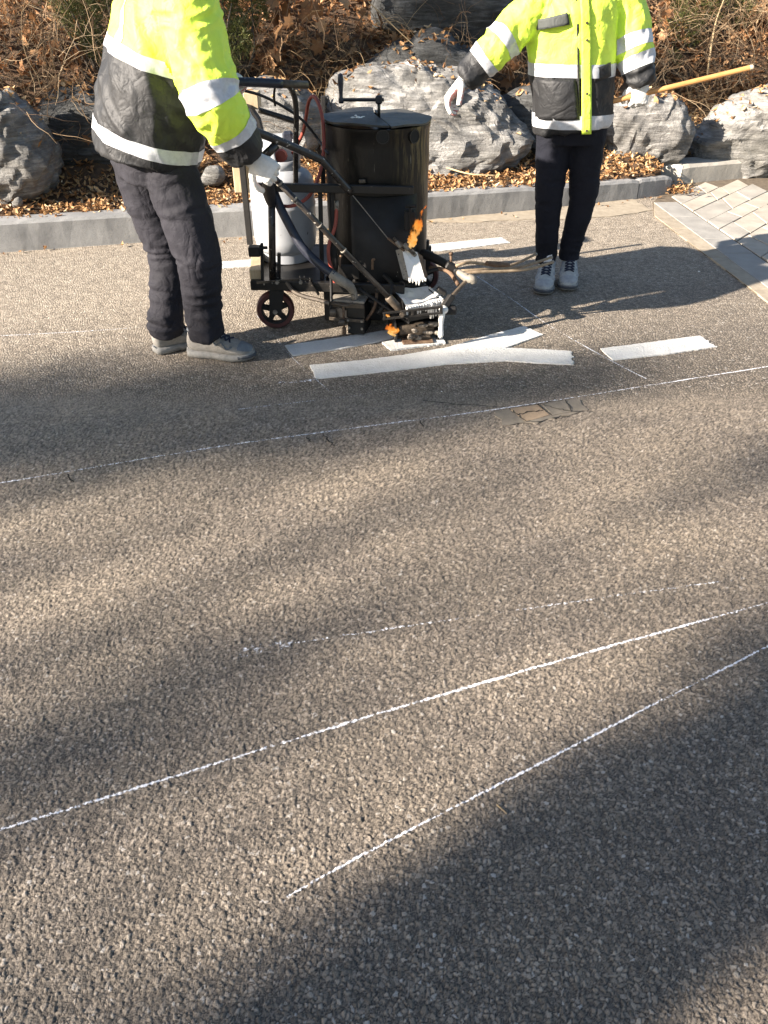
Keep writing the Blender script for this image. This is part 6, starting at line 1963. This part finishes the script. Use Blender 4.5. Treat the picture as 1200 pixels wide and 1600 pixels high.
mb = MB(); v, f = ellipsoid(W(693, 484, 3.47), (.022, .022, .02)); mb.add(v, f); mb.obj('paint_clot', M['white_paint_wet'], shoe, True)

# ---- side arm with clamp, knuckle and the three burner rods
mb = MB(); mb.tube([W(660, 396, 3.86), W(680, 404, 3.80), W(705, 418, 3.72), W(722, 430, 3.64)], [.024, .022, .018, .015], 10, 4); arm = mb.obj('side_arm', SO, mach, True)
mb = MB(); mb.tube([W(672, 418, 3.78), W(700, 424, 3.70), W(716, 445, 3.62)], .010, 8, 4); mb.obj('arm_brace', M['rust'], arm, True)
mb = MB(); mb.tube([W(705, 418, 3.71), W(704.5, 396, 3.71)], .0065, 8); mb.tube([W(704.5, 398, 3.71), W(704.5, 394, 3.71)], .0105, 8); mb.obj('clamp_bolt', M['rust'], arm, True)
mb = MB(); mb.box(W(704, 416, 3.70), (.05, .045, .035), Matrix.Rotation(.5, 3, 'Y'), .006); mb.obj('clamp', SO, arm)
kn = W(729, 434, 3.60)
mb = MB(); mb.tube([W(714, 424, 3.65), kn, W(738, 437, 3.585), W(741, 443, 3.58)], [.014, .021, .022, .012], 12, 3); mb.obj('knuckle', M['grey_steel'], mach, True)
st_l = W(692, 478, 3.50)
mb = MB(); mb.bar(kn + Vector((0, -.01, -.01)), st_l, .014, .022, (0, 1, 0), .002); mb.obj('strut', M['worn_steel'], mach)
mb = MB(); mb.bar(W(706, 462, 3.53), W(690, 486, 3.49), .03, .04, (0, 1, 0), .004); mb.box(W(703, 484, 3.50), (.06, .05, .035), None, .006); mb.obj('strut_socket', SO, mach)
mb = MB(); mb.box(W(690, 455, 3.60), (.05, .03, .02), Matrix.Rotation(.6, 3, 'Y'), .004); mb.obj('tray_lug', SO, mach)
M['rod'] = mat_worn('dusty_rod', (0.16, 0.11, 0.065), (0.34, 0.26, 0.17), 0.7, 40, .3, .002)
tips = [(W(838, 397, 3.95), W(797, 415, 3.82)), (W(862, 402, 3.90), W(818, 416, 3.76)), (W(864, 409, 3.83), W(832, 419, 3.71))]
starts = [W(712, 416, 3.68), W(720, 424, 3.64), W(724, 428, 3.62)]
mids = [W(735, 410, 3.70), W(752, 421, 3.66), W(748, 425, 3.63)]
for (tip, el), s0, m0 in zip(tips, starts, mids):
    mb = MB(); mb.tube([s0, m0, m0.lerp(el, .55) + Vector((0, 0, -.006)), el, tip], [.0085, .0080, .0075, .0072, .0065], 8, 4); rod = mb.obj('burner_rod', M['rod'], mach, True)
    mb = MB(); d_ = (tip - el).normalized(); mb.tube([tip - d_ * .012, tip, tip + d_ * .003], [.0085, .0085, .004], 8); mb.obj('rod_tip', M['grey_steel'], rod, True)
mb = MB(); mb.tube([W(760, 411, 3.72), W(775, 413, 3.75), W(795, 414, 3.80)], [.010, .015, .009], 8, 4); mb.obj('rod_wrap', M['rust'], mach, True)

# ================================================================== GAS CYLINDER
gy, gr = 4.06, 0.160
gx = W(445, 350, gy).x
gb = Vector((gx, gy, ZP - .002))
gas = empty('gas_cylinder', gb, 'dented pale grey gas cylinder standing on the machine behind the left handle', 'gas cylinder')
GE = M['grey_enamel']
ztop = W(443, 268, gy - gr * .7).z - gb.z; zc = W(455, 214, gy).z - gb.z
mb = MB(); mb.lathe(gb, [(.0001, .035), (.08, .03), (.13, .042), (.152, .072), (gr, .115), (gr + .0005, .26), (gr + .003, .268), (gr + .003, .276), (gr, .284), (gr, ztop - .085), (.154, ztop - .052), (.135, ztop - .022), (.10, ztop - .004), (.05, ztop + .006), (.0001, ztop + .01)], 44); mb.obj('body', GE, gas, True)
mb = MB(); mb.lathe(gb, [(.128, .0), (.132, .003), (.132, .062), (.126, .062), (.126, .0), (.128, .0)], 40); mb.obj('foot_ring', GE, gas, 'auto')
V, F = [], []
n = 56
for i in range(n + 1):                     # collar with a hand opening towards the camera
    a = -math.pi / 2 + 2 * math.pi * i / n
    ad = abs(((a + math.pi / 2 + math.radians(-22) + math.pi) % (2 * math.pi)) - math.pi)
    lo = ztop - .008
    V += [gb + Vector((.098 * math.cos(a), .098 * math.sin(a), lo)), gb + Vector((.098 * math.cos(a), .098 * math.sin(a), lo + .045)), gb + Vector((.098 * math.cos(a), .098 * math.sin(a), zc - .045)), gb + Vector((.098 * math.cos(a), .098 * math.sin(a), zc))]
for i in range(n):
    a = -math.pi / 2 + 2 * math.pi * (i + .5) / n
    ad = abs(((a + math.pi / 2 - math.radians(22) + math.pi) % (2 * math.pi)) - math.pi)
    for k in range(3):
        if ad < math.radians(30) and k >= 1 and not (k == 2 and ad > 9): continue
        if abs(ad - math.pi) < math.radians(25) and k == 1: continue
        F.append((i*4+k, (i+1)*4+k, (i+1)*4+k+1, i*4+k+1))
col_ = mesh_obj('collar', V, F, GE, gas, True); sd = col_.modifiers.new('t', 'SOLIDIFY'); sd.thickness = .004
mb = MB(); mb.lathe(gb + Vector((0, 0, ztop)), [(.0001, 0), (.016, 0), (.016, .05), (.011, .055), (.011, .075), (.0001, .075)], 14); mb.obj('valve', M['rust'], gas, 'auto')
mb = MB()
mb.lathe(gb + Vector((0.01, -.03, ztop + .055)), [(.0001, -.02), (.026, -.018), (.032, 0), (.026, .018), (.0001, .02)], 10, Matrix.Rotation(math.pi / 2, 3, 'X')); mb.obj('valve_knob', M['red_rubber'], gas)
mb = MB(); mb.box(gb + Vector((.045, .0, zc - .0)), (.05, .04, .05), None, .01); mb.obj('regulator', M['navy_hose'], gas)

# ================================================================== FLAMES
def mat_flame():
    m, nt, b, out = new_mat('flame')
    nt.nodes.remove(b)
    t = attr(nt, 'tone')
    n = noise_tex(nt, coords(nt, (1, 1, .5)), 38, 3, .6)
    col = ramp(nt, t, [(0.0, (1.0, 0.62, 0.22)), (0.35, (1.0, 0.38, 0.06)), (1.0, (0.95, 0.16, 0.015))])
    em = node(nt, 'Emission'); em.inputs['Strength'].default_value = 0.30
    nt.links.new(col, em.inputs[0])
    tr = node(nt, 'BsdfTransparent')
    mx = node(nt, 'MixShader')
    k = ramp(nt, math_n(nt, 'SUBTRACT', n, math_n(nt, 'MULTIPLY', t, .18)), [(0.36, (0, 0, 0)), (0.60, (0.9, 0.9, 0.9))])
    nt.links.new(k, mx.inputs[0]); nt.links.new(tr.outputs[0], mx.inputs[1]); nt.links.new(em.outputs[0], mx.inputs[2])
    nt.links.new(mx.outputs[0], out.inputs[0])
    return m
M['flame'] = mat_flame()
def flame(tongues, label):
    mb = MB()
    for pts, w in tongues:
        P, _ = catmull(pts, [0] * len(pts), 5)
        m = len(P)
        rs = [w * (math.sin(math.pi * min(1, (i / (m - 1)) * .86 + .14)) ** .8 + .02) * (1 + .25 * math.sin(i * 1.7)) for i in range(m)]
        v, f = tube_geo(P, rs, 8, True)
        b = len(mb.v)
        mb.add(v, f)
        for i in range(m):
            for k in range(8): mb.a[b + i*8 + k] = i / (m - 1)
    o = mb.obj('flame', M['flame'], None, True)
    tag(o, label, 'flame', 'burner flames')
FY = 3.70
def strands(base, top, n, w, spread, sway):
    out = []
    for i in range(n):
        t0, t1 = random.uniform(0, .35), random.uniform(.55, 1.0)
        pts = []
        ph = random.random() * 6
        for k in range(6):
            t = t0 + (t1 - t0) * k / 5
            p = base.lerp(top, t) + Vector((random.gauss(0, spread) * (1 - .4 * t) + sway * math.sin(ph + t * 7), random.gauss(0, spread * .6), 0))
            pts.append(p)
        out.append((pts, w * random.uniform(.5, 1.1)))
    return out
flame(strands(W(641, 388, FY), W(659, 338, FY), 9, .0105, .008, .010) + strands(W(643, 382, FY), W(665, 312, FY), 7, .0095, .006, .012) + strands(W(644, 390, FY), W(650, 362, FY), 4, .009, .006, .005),
      'tall orange flame licking up the right side of the kettle')
FY2 = 3.45
flame(strands(W(614, 525, FY2), W(609, 503, FY2), 7, .008, .010, .006) + strands(W(606, 497, FY2 + .03), W(605, 486, FY2 + .03), 3, .005, .004, .003), 'low orange flame burning beside the paint shoe near the road')
